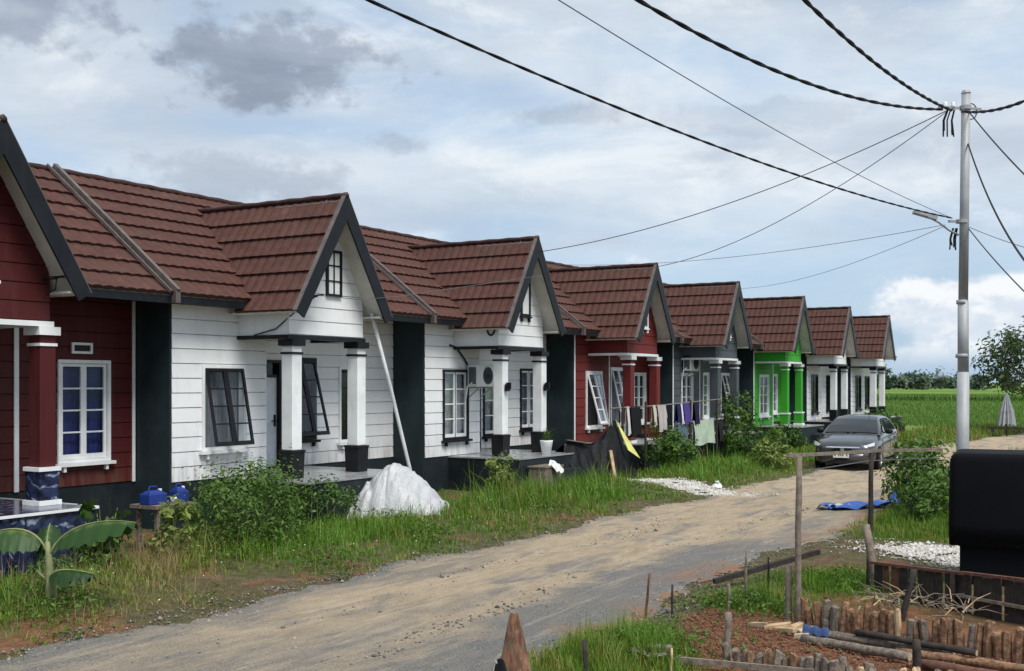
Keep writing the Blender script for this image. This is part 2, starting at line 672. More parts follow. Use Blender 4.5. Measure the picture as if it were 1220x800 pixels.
P_TRIMGREY = paint('pale_grey_trim', (.60, .61, .62), .5, .2, 3.0, .2)
P_FLOOR = paint('porch_floor_tile', (.30, .31, .32), .25, .2, 3.0, .2)
P_DOOR = paint('white_door', (.66, .70, .76), .4, .12, 3.0, .1)
P_STEEL = paint('galvanised_steel', (.34, .355, .37), .55, .15, 2.0, .25, metal=.1)
P_ROOM = paint('room_plaster', (.30, .30, .29), .8, .2, 1.0)
C_BLUE = curtain_mat('blue_curtain', (.035, .05, .24))
C_WHITE = curtain_mat('white_net_curtain', (.62, .64, .68))
C_GREY = curtain_mat('grey_curtain', (.20, .22, .25))
C_DARK = curtain_mat('painted_room_dark', (.03, .03, .035))  # near-black colour painting the unlit room behind a window, not a fabric
C_YEL = curtain_mat('green_yellow_curtain', (.30, .34, .12))

XF, XR, XB = -14.65, -15.5, -20.0          # front room wall, recessed porch wall, rear wall
XP, XA = -13.45, -13.0                      # gable wall over the porch, bargeboard
XE, ZE = -14.2, 3.56                        # eave
XG, ZG = -17.2, 5.84                        # main ridge
SL = (ZG - ZE) / (XE - XG)
GZ, GH, GE = 5.42, 1.28, 3.34               # gable ridge height, half width, foot height
GS = (GZ - GE) / GH
ZS, ZW = .43, 3.50                          # siding bottom / top
ROW = .25
GROOVE = .014


def cells(y0, y1, z0, z1, holes):
    ys = sorted({y0, y1} | {min(max(v, y0), y1) for h in holes for v in h[:2]})
    zs = sorted({z0, z1} | {min(max(v, z0), z1) for h in holes for v in h[2:4]})
    for a, b in zip(ys, ys[1:]):
        for c, d in zip(zs, zs[1:]):
            if b - a < 1e-6 or d - c < 1e-6:
                continue
            my, mz = (a + b) / 2, (c + d) / 2
            if any(h[0] < my < h[1] and h[2] < mz < h[3] for h in holes):
                continue
            yield a, b, c, d


def siding(parent, X, y0, y1, z0, z1, holes, mat, single):
    joined = MB()
    z = z0
    while z < z1 - .02:
        t = min(z + ROW, z1)
        mb = MB() if single else joined
        for a, b, c, d in cells(y0, y1, z, t, holes):
            if abs(c - z) < 1e-6:
                c = c + GROOVE
            if d - c < .004:
                continue
            oc = .030 - .010 * (c - z) / ROW
            od = .030 - .010 * (d - z) / ROW
            mb.quad((X + oc, a, c), (X + oc, b, c), (X + od, b, d), (X + od, a, d))
            if abs(c - z - GROOVE) < 1e-6:
                mb.quad((X - .019, a, c), (X - .019, b, c), (X + oc, b, c), (X + oc, a, c))
            if abs(d - t) < 1e-6:
                mb.quad((X + od, a, d), (X + od, b, d), (X - .019, b, d), (X - .019, a, d))
        if single and mb.f:
            build_runs(mb, mat, parent)
        z = t
    if not single:
        kind(joined.build('siding', mat, parent), 'stuff')


def build_runs(mb, mat, parent):
    """a board that a window cuts through becomes two boards"""
    fs = sorted(mb.f, key=lambda f: min(mb.v[i][1] for i in f))
    runs, end = [], None
    for f in fs:
        lo, hi = min(mb.v[i][1] for i in f), max(mb.v[i][1] for i in f)
        if end is None or lo > end + 1e-4:
            runs.append([])
            end = hi
        runs[-1].append(f)
        end = max(end, hi)
    for r in runs:
        b = MB()
        m = {}
        for f in r:
            ids = []
            for i in f:
                key = tuple(round(c, 5) for c in mb.v[i])
                if key not in m:
                    m[key] = len(b.v)
                    b.v.append(mb.v[i])
                ids.append(m[key])
            b.f.append(tuple(ids))
        b.build('plank', mat, parent)


def gable_siding(parent, X, yc, half, z0, mat, single):
    joined = MB()
    z = z0
    while True:
        t = z + ROW
        h0 = min(half, (GZ - .13 - z) / GS)
        h1 = min(half, (GZ - .13 - t) / GS)
        if h0 <= .03:
            break
        h1 = max(h1, .004)
        mb = MB() if single else joined
        zb_ = z + GROOVE
        mb.add([(X, yc - h0, zb_), (X + .03, yc - h0, zb_), (X + .03, yc + h0, zb_), (X, yc + h0, zb_),
                (X, yc - h1, t), (X + .02, yc - h1, t), (X + .02, yc + h1, t), (X, yc + h1, t)],
               [(0, 3, 2, 1), (1, 2, 6, 5), (4, 5, 6, 7), (0, 1, 5, 4), (2, 3, 7, 6)])
        if single:
            mb.build('plank', mat, parent)
        z = t
    if not single:
        kind(joined.build('siding', mat, parent), 'stuff')


def ring(mb, X0, X1, y0, y1, z0, z1, w):
    mb.box(X0, X1, y0, y1, z1 - w, z1)
    mb.box(X0, X1, y0, y1, z0, z0 + w)
    mb.box(X0, X1, y0, y0 + w, z0 + w, z1 - w)
    mb.box(X0, X1, y1 - w, y1, z0 + w, z1 - w)


def window(house, X, ya, yb, za, zb, frame, sash, curtain_or_room_dark, op=0, rows=4, leaves=2, single=True, sill=True, swing=None):
    w = .055
    mb = MB()
    ring(mb, X - .07, X + .06, ya, yb, za, zb, w)
    if leaves == 2 and not op:
        mb.box(X - .06, X + .02, (ya + yb) / 2 - .015, (ya + yb) / 2 + .015, za + w, zb - w)
    win = mb.build('window', frame, house)
    if sill:
        s = MB()
        s.box(X + .032, X + .12, ya - .06, yb + .06, za - .055, za - .004)
        for yy in (ya + .10, yb - .10):
            s.box(X + .032, X + .095, yy - .025, yy + .025, za - .14, za - .055)
        s.build('sill', frame, win)
    iy0, iy1, iz0, iz1 = ya + w + .004, yb - w - .004, za + w + .004, zb - w - .004
    lw = (iy1 - iy0) / leaves
    for L in range(leaves):
        y0, y1 = iy0 + L * lw + .004, iy0 + (L + 1) * lw - .004
        ang = R(op if not swing else swing[L])
        hx, hz = X + (.05 if op else .0), iz1

        def tr(y, z, o):          # leaf plane coordinates to the scene, hinged along its head
            q = hz - z
            return (hx + q * math.sin(ang) + o * math.cos(ang), y, hz - q * math.cos(ang) + o * math.sin(ang))

        def slab(mb, a, b, c, d, o0, o1):
            mb.hexa([tr(a, c, o0), tr(a, c, o1), tr(b, c, o1), tr(b, c, o0), tr(a, d, o0), tr(a, d, o1), tr(b, d, o1), tr(b, d, o0)])
        sb = MB()
        t = .05
        slab(sb, y0, y1, iz1 - t, iz1, -.018, .018)
        slab(sb, y0, y1, iz0, iz0 + t * 1.5, -.018, .018)
        slab(sb, y0, y0 + t, iz0 + t * 1.5, iz1 - t, -.018, .018)
        slab(sb, y1 - t, y1, iz0 + t * 1.5, iz1 - t, -.018, .018)
        ph = (iz1 - t - iz0 - t * 1.5) / rows
        for k in range(1, rows):
            zz = iz0 + t * 1.5 + ph * k
            slab(sb, y0 + t, y1 - t, zz - .013, zz + .013, -.013, .013)
        sb.build('sash', sash, win)
        gl = MB()
        for k in range(rows):
            if single:
                gl = MB()
            zz = iz0 + t * 1.5 + ph * k
            slab(gl, y0 + t, y1 - t, zz + .013, zz + ph - .013, -.003, .003)
            if single:
                gl.build('pane', M_GLASS, win)
        if not single:
            gl.build('pane', M_GLASS, win)
    if curtain_or_room_dark:
        c = MB()
        n = 40
        c.grid(n, 2, lambda u, v: (X - .13 + .018 * math.sin(u * 60) + .01 * math.sin(u * 23 + 1), ya + .01 + (yb - ya - .02) * u, za + (zb - za) * v))
        c.build('curtain_or_room_dark', curtain_or_room_dark, win)  # real curtain, except the near-black sheet that paints the room's darkness
    return win


def course_strip(P, n, amp, per, u0, u1, f_up, f_lo, lift):
    """one course of pressed metal tiles: P(u, s, h) -> point; u along the course, s down the slope, h off the slope"""
    mb = MB()
    k = 0
    V = []
    for i in range(n + 1):
        u = u0 + (u1 - u0) * i / n
        ph = (u / per) % 1.0
        wv = amp * (abs(math.sin(math.pi * ph)) ** .7 - .5)
        V += [P(u, f_up, .004 + wv * .6), P(u, (f_up * .3 + f_lo * .7), lift * .55 + wv), P(u, f_lo + wv * .5, lift + wv), P(u, f_lo + wv * .5 - .006, -.012)]
    F = []
    for i in range(n):
        a = i * 4
        for j in range(3):
            F.append((a + j, a + j + 1, a + 5 + j, a + 4 + j))
    mb.add(V, F)
    return mb


def house(cfg):
    a, yL, yR, yE = cfg['a'], cfg['yL'], cfg['yR'], cfg['yE']
    yS, yT = yL - .33, yE - .33
    if cfg.get('last'):
        yT = yE + .3
    wall, single = cfg['wall'], cfg['single']
    rp = random.Random(int(a * 10))
    H = thing(cfg['name'], cfg['label'], 'house', (XF, a, 0), 'row of gabled houses along the lane')
    # --- plinth and walls
    pl = MB()
    pl.box(XB, XF + .012, yL, yR, -.7, ZS)
    pl.box(XB, XR + .012, yR + .002, yE - .004, -.7, ZS - .003)
    pl.build('plinth', cfg.get('plinth', P_PLINTH), H)
    wf = [w for w in cfg['win'] if w['p'] == 'F']
    wr = [w for w in cfg['win'] if w['p'] == 'R']
    hF = [(w['y'][0], w['y'][1], w['z'][0], w['z'][1]) for w in wf]
    hR = [(w['y'][0], w['y'][1], w['z'][0], w['z'][1]) for w in wr]
    if cfg.get('door'):
        hR.append((cfg['door'][0], cfg['door'][1], ZS, 2.55))
    core = MB()
    for (p, q, r, s) in cells(yL + .02, yR - .10, ZS, ZW, hF):
        core.box(XF - .12, XF - .02, p, q, r, s)
    W = core.build('wall', wall, H)
    core = MB()
    for (p, q, r, s) in cells(yR, yE - .03, ZS, ZW, hR):
        core.box(XR - .12, XR - .02, p, q, r, s)
    W2 = core.build('wall', wall, H)
    siding(W, XF, yL + .01, yR, ZS, ZW, hF, wall, single)
    siding(W2, XR, yR + .001, yE - .03, ZS, ZW, hR, wall, single)
    rest = MB()
    rest.box(XB, XF - .001, yR - .10, yR - .002, ZS, ZW)
    rest.box(XB - .12, XB, yL, yE, -.4, ZW)
    if cfg.get('last'):
        rest.box(XB, XR - .002, yE - .03, yE + .10, -.4, ZW)
        rest.add([(XE - .4, yE + .05, ZW), (XG, yE + .05, ZG - .12), (2 * XG - XE + .4, yE + .05, ZW)], [(0, 1, 2)])
    rest.box(XB, XR - .13, yL + .12, yE - .05, ZW - .02, ZW + .02)          # ceiling
    rest.build('rear_wall', P_ROOM, H)
    sw = MB()
    sw.box(XB, XF + .004, yL - .02, yL + .015, -.7, ZW + .02)
    sw.build('side_wall', cfg.get('side', P_TEAL), H)
    if cfg.get('first'):
        MB().add([(XE - .4, yL, ZW), (XG, yL, ZG - .12), (2 * XG - XE + .4, yL, ZW)], [(0, 1, 2)]).build('gable_end', wall, H)
    # corner boards
    if cfg.get('corner'):
        for (yy, X, l) in ((yL + .01, XF, None), (yR - .05, XF, None)) + (((yE - .10, XR, None),) if cfg.get('corner_end') else ()):
            c = MB()
            c.box(X + .031, X + .045, yy, yy + .06, ZS, ZW)
            c.build('corner_board', cfg['corner'], H)
    # --- windows, door
    for w in cfg['win']:
        X = XF if w['p'] == 'F' else XR
        window(H, X, w['y'][0], w['y'][1], w['z'][0], w['z'][1], w['f'], w['s'], w['c'], w.get('op', 0), w.get('rows', 4), w.get('leaves', 2), single, swing=w.get('swing'))
    if cfg.get('door'):
        d0, d1 = cfg['door']
        fr = MB()
        ring(fr, XR - .09, XR + .055, d0 - .02, d1 + .02, ZS - .02, 2.56, .06)
        fr.box(XR - .05, XR + .02, d0, d1, 2.22, 2.27)
        D = fr.build('door', cfg['doorframe'], H)
        lf = MB()
        lf.box(XR - .06, XR - .02, d0 + .045, d1 - .045, ZS + .045, 2.215)
        for z0, z1 in ((ZS + .14, 1.15), (1.30, 2.1)):
            lf.box(XR - .02, XR - .008, d0 + .15, d1 - .15, z0, z1)
        lf.build('door_leaf', P_DOOR, D)
        hd = MB()
        hd.box(XR - .02, XR + .0, d1 - .13, d1 - .08, 1.25, 1.48)
        hd.bar((XR + .03, d1 - .11, 1.36), (XR + .03, d1 - .22, 1.36), .02, .02)
        hd.build('handle', P_BLACK, D)
        tg = MB()
        tg.box(XR - .04, XR - .034, d0 + .04, d1 - .04, 2.27, 2.5)
        tg.build('pane', M_GLASS, D)
    # --- porch
    px = cfg.get('px', 0.0)
    half = 1.02
    G = MB()
    g0 = 2.95
    G.add([(XP, a - half, g0), (XP, a + half, g0), (XP, a + half, GZ - .13 - half * GS), (XP, a, GZ - .13), (XP, a - half, GZ - .13 - half * GS)], [(0, 1, 2, 3, 4)])
    GW = G.build('gable_wall', wall, H)
    gable_siding(GW, XP, a, half, g0, wall, single)
    MB().box(XF + .03, XP - .003, a - half, a - half + .06, g0, 3.62).build('porch_side', wall, H)
    MB().box(XF + .03, XP - .003, a + half - .06, a + half, g0, 3.62).build('porch_side', wall, H)
    cl = MB()
    cl.box(XR + .03, XP - .01, max(a - half + .062, yR + .01), a + half - .062, g0 + .01, g0 + .04)
    cl.build('porch_ceiling', P_CREAM if cfg['pale'] else P_WHITE, H)
    bt = MB()
    bt.box(XP - .10, XP + .05, a - half - .05, a + half + .05, g0 - .075, g0 - .003)
    bt.box(XF + .03, XP - .102, a - half - .04, a - half + .12, g0 - .07, g0 - .003)
    bt.box(XF + .03, XP - .102, a + half - .12, a + half + .04, g0 - .07, g0 - .003)
    bt.build('porch_beam', cfg['beam'], H)
    slab = MB()
    s0, s1, sx = a - 1.45 + px, a + cfg.get('sr', 1.55) + px, cfg.get('sx', -12.75)
    slab.box(XR + .014, sx, s0, s1, -.7, .40)
    S = slab.build('porch_slab', cfg.get('slab', P_PLINTH), H)
    ft = MB()
    ft.box(XR + .02, sx + .02, s0 - .02, s1 + .02, .402, .432)
    ft.build('floor_edge', cfg.get('floor', P_FLOOR), S)
    if cfg.get('nosing'):
        nz = MB()
        nz.box(sx + .021, sx + .04, s0 - .02, s1 + .04, .405, .440)
        nz.box(XR + .02, sx + .02, s1 + .021, s1 + .04, .405, .440)
        nz.build('nosing', cfg['nosing'], S)
    st = MB()
    st.box(sx + .002, sx + .32, a + px - .2, a + px + .9, -.7, .10)
    st.build('step', cfg.get('slab', P_PLINTH), S)
    for sgn in (-1, 1):
        yc, xc = a + px + sgn * .90, XP - .11
        P = MB()
        P.box(xc - .125, xc + .125, yc - .125, yc + .125, .93, g0 - .19)
        PL = P.build('pillar', cfg['pillar'], H)
        bevel(PL, .012)
        b = MB()
        z0, z1 = .433, .93
        b.hexa([(xc - .145, yc - .145, z0), (xc + .145, yc - .145, z0), (xc + .145, yc + .145, z0), (xc - .145, yc + .145, z0),
                (xc - .16, yc - .16, z1 - .04), (xc + .16, yc - .16, z1 - .04), (xc + .16, yc + .16, z1 - .04), (xc - .16, yc + .16, z1 - .04)])
        b.box(xc - .17, xc + .17, yc - .17, yc + .17, z1 - .038, z1 - .002)
        b.build('pillar_base', cfg['pbase'], PL)
        cp = MB()
        cp.box(xc - .17, xc + .17, yc - .17, yc + .17, g0 - .19, g0 - .077)
        cp.build('capital', cfg['cap'], PL)
        bd = MB()
        bd.box(xc - .14, xc + .14, yc - .14, yc + .14, g0 - .34, g0 - .30)
        bd.build('band', cfg['band'], PL)
        if cfg.get('foot'):
            MB().box(xc - .18, xc + .18, yc - .18, yc + .18, .434, .50).build('moulding', cfg['foot'], PL)
            MB().box(xc - .175, xc + .175, yc - .175, yc + .175, .90, .955).build('moulding', cfg['foot'], PL)
    # --- main roof
    rl = math.hypot(XE - XG, ZG - ZE)
    nrm = Vector((ZG - ZE, 0, XE - XG)).normalized()
    dn = Vector((XE - XG, 0, ZE - ZG)).normalized()
    top = Vector((XG, 0, ZG))
    deck = MB()
    e = Vector((XE, 0, ZE)) - nrm * .05
    t0 = top - nrm * .05
    b0 = Vector((2 * XG - XE - 1.6, 0, ZE - 1.2)) - Vector((0, 0, .05))
    for p, q in ((t0, e),):
        deck.add([(p.x, yS, p.z), (q.x, yS, q.z), (q.x, yT, q.z), (p.x, yT, p.z)], [(0, 1, 2, 3)])
    deck.add([(XG, yS, ZG - .01), (XG, yT, ZG - .01), (2 * XG - XE - .6, yT, ZE - .45), (2 * XG - XE - .6, yS, ZE - .45)], [(0, 1, 2, 3)])
    RF = deck.build('roof', M_TILE, H)

    def P(u, s, h):
        v = top + dn * s + nrm * h
        return (v.x, u, v.z)
    nc = 9
    cl_ = rl / nc
    ny = int((yT - yS) / .0525)
    for k in range(nc):
        course_strip(P, ny, .036, .21, yS, yT, k * cl_ - (.02 if k else 0), (k + 1) * cl_ + (.02 if k == nc - 1 else 0), .048).build('roof_course', M_TILE, RF)
    rd = MB()
    n = 24
    rd.tube([(XG, yS + (yT - yS) * i / n, ZG + .015 + .008 * (i % 2)) for i in range(n + 1)], [.055 + .006 * (i % 2) for i in range(n + 1)], 8)
    rd.build('ridge_cap', P_RIDGE, RF, True)
    for y0, y1 in ((yS, a - GH + .05), (a + GH - .05, yT)):
        if y1 > y0:
            MB().box(XE - .035, XE + .0, y0, y1, ZE - .16, ZE - .035).build('fascia', P_BARGE, RF)
    for y0, y1 in ((yS, a - half), (a + half, yT)):
        if y1 > y0:
            MB().box(XR + .03, XE - .036, y0, y1, ZW + .021, ZW + .05).build('soffit', P_CREAM, RF)
    if not cfg.get('first'):
        pt = MB()
        for (yo, w, hh) in ((yS, .075, .08), (yS - .15, .03, .05)):
            p0 = top + nrm * (hh / 2 + .05) - dn * .05
            p1 = top + dn * (rl + .06) + nrm * (hh / 2 + .05)
            pt.bar((p0.x, yo, p0.z), (p1.x, yo, p1.z), w, hh, up=tuple(nrm))
        pt.box(XE - .01, XE + .10, yS - .05, yS + .05, ZE - .15, ZE + .045)
        pt.build('party_flashing', P_FLASH, RF)
    # --- gable roof over the porch
    gl_ = math.hypot(GH, GZ - GE)
    gt = Vector((0, a, GZ))
    ng = 6
    gd = MB()
    for sgn in (-1, 1):
        gdn = Vector((0, sgn * GH, GE - GZ)).normalized()
        gn = Vector((0, sgn * (GZ - GE), GH)).normalized()
        for k in range(ng):
            s0, s1 = gl_ * k / ng, gl_ * (k + 1) / ng
            zt = GZ + gdn.z * s0
            xe = min(XE - .15, XE - (zt - ZE) / SL - .05)
            def Pg(u, s, h, gdn=gdn, gn=gn):
                v = gt + gdn * s + gn * h
                return (u, v.y, v.z)
            nx = int((XA - xe) / .0525)
            mb = course_strip(Pg, nx, .036, .21, xe, XA - .01, s0 - (.02 if k else 0), s1, .048)
            mb.build('roof_course', M_TILE, RF)
        # soffit board under the slope
        q0, q1 = gt - gn * .075, gt + gdn * gl_ - gn * .075
        gd.add([(XF + .02, q0.y, q0.z), (XA - .02, q0.y, q0.z), (XA - .02, q1.y, q1.z), (XF + .02, q1.y, q1.z)], [(0, 1, 2, 3)])
        q2 = gt + gdn * gl_ - gn * .01
        gd.add([(XF + .02, q1.y, q1.z), (XA - .02, q1.y, q1.z), (XA - .02, q2.y, q2.z), (XF + .02, q2.y, q2.z)], [(0, 1, 2, 3)])
        # boxed eave return
        gd.box(XF + .03, XA - .03, min(a + sgn * (half + .001), q1.y), max(a + sgn * (half + .001), q1.y), q1.z + .02, q1.z + .05)
        bb = MB()
        c0 = gt + gn * .05 + gdn * (-.02)
        c1 = gt + gdn * (gl_ + .03) + gn * .05
        dd = -gn * .23
        for p_, q_ in (((XA, XA + .035)),):
            lo0 = Vector((0, a, c0.z - .23 / gn.z * 1.0))
            tip0 = Vector((0, a, GZ + .05 / gn.z))
            bb.hexa([(p_, tip0.y, lo0.z), (q_, tip0.y, lo0.z), (q_, (c1 + dd).y, (c1 + dd).z), (p_, (c1 + dd).y, (c1 + dd).z),
                     (p_, tip0.y, tip0.z), (q_, tip0.y, tip0.z), (q_, c1.y, c1.z), (p_, c1.y, c1.z)])
        bb.build('bargeboard', P_BARGE, RF)
        fl = MB()
        f0 = Vector((0, a, GZ + .055 / gn.z))
        f1 = gt + gdn * (gl_ + .03) + gn * .055
        fl.bar((XA - .01, f0.y, f0.z), (XA - .01, f1.y, f1.z), .09, .012, up=tuple(gn))
        fl.build('verge_flashing', P_FLASH, RF)
    gd.build('gable_soffit', P_CREAM, RF)
    gr = MB()
    xg = XE - (GZ - ZE) / SL - .12
    gr.tube([(xg + (XA + .04 - xg) * i / 14, a, GZ + .045 + .007 * (i % 2)) for i in range(15)], [.048 + .006 * (i % 2) for i in range(15)], 8)
    gr.build('ridge_cap', P_RIDGE, RF, True)
    # gable window
    gw = cfg['gwin']
    y0, y1, z0, z1 = a + gw['o'] - .21, a + gw['o'] + .21, gw.get('z', 3.68), gw.get('z', 3.68) + .84
    f = MB()
    ring(f, XP + .032, XP + .075, y0, y1, z0, z1, .045)
    F = f.build('window', gw['f'], H)
    b = MB()
    b.box(XP + .0325, XP + .045, y0 + .045, y1 - .045, z0 + .045, z1 - .045)
    b.build('panel', gw['bk'], F)
    mm = MB()
    if gw.get('m', True):
        mm.box(XP + .046, XP + .063, (y0 + y1) / 2 - .012, (y0 + y1) / 2 + .012, z0 + .045, z1 - .045)
        for k in (1, 2):
            zz = z0 + (z1 - z0) * k / 3
            mm.box(XP + .046, XP + .061, y0 + .045, y1 - .045, zz - .012, zz + .012)
        mm.build('muntin', gw.get('mm', gw['f']), F)
    if gw.get('feet'):
        ft = MB()
        ft.box(XP + .033, XP + .09, y0 - .04, y1 + .04, z0 - .045, z0 - .003)
        for yy in (y0 + .04, y1 - .04):
            ft.box(XP + .033, XP + .075, yy - .03, yy + .03, z0 - .14, z0 - .045)
        ft.build('sill', gw['f'], F)
    return H


def W(p, y0, y1, z0, z1, f, s, c, **k):
    return dict(p=p, y=(y0, y1), z=(z0, z1), f=f, s=s, c=c, **k)


WH, BK = P_WHITE, P_BLACK
HOUSES = [
    dict(name='wine_red_house', label='dark wine red house at the left edge with blue curtained white window', a=9.04, yL=6.3, yR=8.5, yE=13.31,
         wall=M_WINE, single=True, pale=False, pillar=M_WINE, pbase=M_MARBLE, cap=WH, band=WH, foot=WH, beam=WH, slab=M_MARBLE, floor=M_MARBLE, nosing=WH, corner=WH, corner_end=True, first=True, px=.10, sr=1.12,
         win=[W('R', 11.73, 12.75, .82, 2.48, WH, WH, C_BLUE), W('F', 6.8, 7.9, .92, 2.43, WH, WH, C_DARK)], door=(9.2, 10.1), doorframe=WH,
         gwin=dict(o=-.02, z=3.45, f=WH, bk=WH, feet=True)),
    dict(name='white_house', label='nearest white house, black awning windows propped open and plain dark pillar bases', a=15.88, yL=13.31, yR=15.58, yE=20.6,
         wall=M_WHITE, single=True, pale=True, pillar=WH, pbase=BK, cap=BK, band=BK, beam=BK, px=.10, sx=-12.7,
         win=[W('F', 13.98, 15.02, .93, 2.42, WH, BK, C_GREY, op=11), W('R', 16.95, 17.93, .95, 2.62, BK, BK, C_DARK, op=15), W('R', 18.66, 19.5, .85, 2.45, WH, BK, C_DARK)],
         door=(16.0, 16.86), doorframe=BK, gwin=dict(o=.15, f=BK, bk=WH)),
    dict(name='white_house', label='white house with an air conditioner and black framed white casements', a=22.8, yL=20.6, yR=22.88, yE=27.68,
         wall=M_WHITE, single=True, pale=True, pillar=WH, pbase=BK, cap=BK, band=BK, beam=BK, px=.2,
         win=[W('F', 21.3, 22.36, .80, 2.42, BK, WH, C_WHITE), W('R', 24.35, 25.0, .75, 2.55, BK, WH, C_WHITE, leaves=1), W('R', 26.2, 27.2, .85, 2.5, BK, WH, C_WHITE)],
         door=(23.3, 24.2), doorframe=BK, gwin=dict(o=.15, f=BK, bk=WH, feet=True, m=False)),
    dict(name='brick_red_house', label='brick red house with open white awning windows and a clothesline in front', a=29.61, yL=27.68, yR=29.9, yE=34.6,
         wall=M_RED, single=True, pale=False, pillar=M_RED, pbase=M_RED, cap=WH, band=WH, foot=WH, beam=WH, corner=WH, px=.25,
         win=[W('F', 28.4, 29.4, .85, 2.45, WH, WH, C_DARK, op=13, swing=(16, 9)), W('R', 31.7, 32.7, .8, 2.6, WH, WH, C_GREY, op=13), W('R', 33.4, 34.35, .8, 2.45, WH, WH, C_YEL)],
         door=(30.4, 31.3), doorframe=WH, gwin=dict(o=.1, f=WH, bk=C_DARK, mm=WH, feet=True)),
    dict(name='slate_grey_house', label='slate grey house with white windows, between the brick red and the green house', a=36.4, yL=34.6, yR=37.0, yE=42.6,
         wall=M_SLATE, single=False, pale=False, pillar=M_SLATE, pbase=M_SLATE, cap=WH, band=WH, foot=WH, beam=WH, corner=WH, px=.25,
         win=[W('F', 35.35, 36.35, .8, 2.45, WH, WH, C_DARK), W('R', 39.45, 40.05, .8, 2.5, WH, WH, C_GREY, leaves=1), W('R', 41.3, 42.25, .9, 2.5, WH, WH, C_DARK, op=13)],
         door=(38.0, 38.9), doorframe=WH, gwin=dict(o=.1, f=WH, bk=WH, feet=True)),
    dict(name='green_house', label='bright green house in the row with white window and brown tiled gable', a=43.85, yL=42.6, yR=45.0, yE=49.75,
         wall=M_GREEN, single=False, pale=False, pillar=M_GREEN, pbase=M_GREEN, cap=WH, band=WH, foot=WH, beam=WH, corner=WH, px=.3,
         win=[W('F', 43.3, 44.45, .8, 2.45, WH, WH, C_DARK), W('R', 47.3, 48.2, .8, 2.5, WH, WH, C_DARK)],
         door=(45.6, 46.5), doorframe=WH, gwin=dict(o=.1, f=WH, bk=WH, feet=True)),
    dict(name='white_house', label='white house with tall black windows right after the green house', a=50.8, yL=49.75, yR=52.1, yE=57.3,
         wall=M_WHITE, single=False, pale=True, pillar=WH, pbase=BK, cap=BK, band=BK, beam=BK, px=.3,
         win=[W('F', 50.45, 51.45, .8, 2.5, BK, BK, C_DARK), W('R', 55.9, 56.9, .8, 2.5, BK, BK, C_DARK)],
         door=(53.5, 54.4), doorframe=BK, gwin=dict(o=.1, f=WH, bk=WH)),
    dict(name='white_house', label='last white house at the far end of the row beside the rice field', a=58.4, yL=57.3, yR=60.0, yE=65.2, last=True,
         wall=M_WHITE, single=False, pale=True, pillar=WH, pbase=BK, cap=BK, band=BK, beam=BK, px=0,
         win=[W('F', 58.2, 59.3, .8, 2.5, BK, BK, C_DARK), W('R', 63.6, 64.6, .8, 2.5, BK, BK, C_DARK)],
         door=(61.0, 61.9), doorframe=BK, gwin=dict(o=.1, f=WH, bk=WH)),
]
HOBJ = [house(c) for c in HOUSES]
# small vent over the blue-curtained window
v = MB()
ring(v, XR + .032, XR + .07, 11.98, 12.38, 2.58, 2.76, .04)
vo = v.build('vent', P_WHITE, HOBJ[0])
MB().box(XR + .0325, XR + .04, 12.02, 12.34, 2.62, 2.72).build('vent_slot', P_BLACK, vo)
# round black ornament on the porch side of the second white house
v = MB()
n = 20
aY = HOUSES[2]['a'] - 1.02 - .012
v.tube([(-13.62 + .10 * math.cos(2 * math.pi * i / n), aY, 3.35 + .16 * math.sin(2 * math.pi * i / n)) for i in range(n + 1)], .022, 6)
v.build('round_ornament', P_BLACK, HOBJ[2])

MB().box(XR + .031, XR + .05, 10.95, 11.03, ZS, 3.3).build('corner_board', P_WHITE, HOBJ[0])

# ------------------------------------------------------------------ vegetation


def leaf_mat(name, ramp, rough=.5, trans=.25):
    """ramp: list of (pos, rgb); 'tone' runs 0..1 over the individual blades or leaves"""
    m, N = newmat(name)
    a = N.n('ShaderNodeAttribute', attribute_name='tone').outputs['Fac']
    cr = N.n('ShaderNodeValToRGB', inp={0: a})
    e = cr.color_ramp.elements
    while len(e) < len(ramp):
        e.new(.5)
    for i, (p, c) in enumerate(ramp):
        e[i].position = p
        e[i].color = (*c, 1)
    p = N.n('ShaderNodeBsdfPrincipled', inp={'Base Color': cr.outputs[0], 'Roughness': rough, 'Specular IOR Level': .3})
    t = N.n('ShaderNodeBsdfTranslucent', inp={'Color': cr.outputs[0]})
    mx = N.n('ShaderNodeMixShader', inp={0: trans})
    N.link(p.outputs[0], mx.inputs[1])
    N.link(t.outputs[0], mx.inputs[2])
    o = N.n('ShaderNodeOutputMaterial')
    N.link(mx.outputs[0], o.inputs['Surface'])
    return m


L_GRASS = leaf_mat('grass_blades', [(0, (.34, .25, .12)), (.22, (.25, .25, .055)), (.45, (.135, .225, .024)), (.75, (.075, .19, .014)), (1, (.15, .29, .028))])
L_DRY = leaf_mat('dry_grass', [(0, (.32, .22, .12)), (.6, (.24, .17, .08)), (1, (.14, .15, .05))])
L_RICE = leaf_mat('rice_blades', [(0, (.15, .20, .045)), (.4, (.075, .15, .022)), (1, (.12, .23, .035))])
L_BUSH = leaf_mat('shrub_leaves', [(0, (.025, .062, .010)), (.5, (.055, .125, .016)), (1, (.12, .21, .03))])
L_YEL = leaf_mat('yellow_green_leaves', [(0, (.08, .12, .025)), (.6, (.17, .24, .05)), (1, (.30, .33, .09))])
L_FRESH = leaf_mat('fresh_shrub_leaves', [(0, (.045, .095, .018)), (.5, (.085, .165, .028)), (1, (.15, .25, .045))])
L_TREE = leaf_mat('tree_leaves', [(0, (.030, .06, .02)), (.5, (.065, .115, .035)), (1, (.14, .20, .08))])
L_FAR = leaf_mat('far_tree_leaves', [(0, (.045, .075, .055)), (.5, (.07, .11, .07)), (1, (.11, .16, .10))], trans=.1)
L_BANANA = leaf_mat('banana_leaf', [(0, (.014, .042, .009)), (.5, (.026, .07, .013)), (1, (.15, .20, .07))], .5, .12)
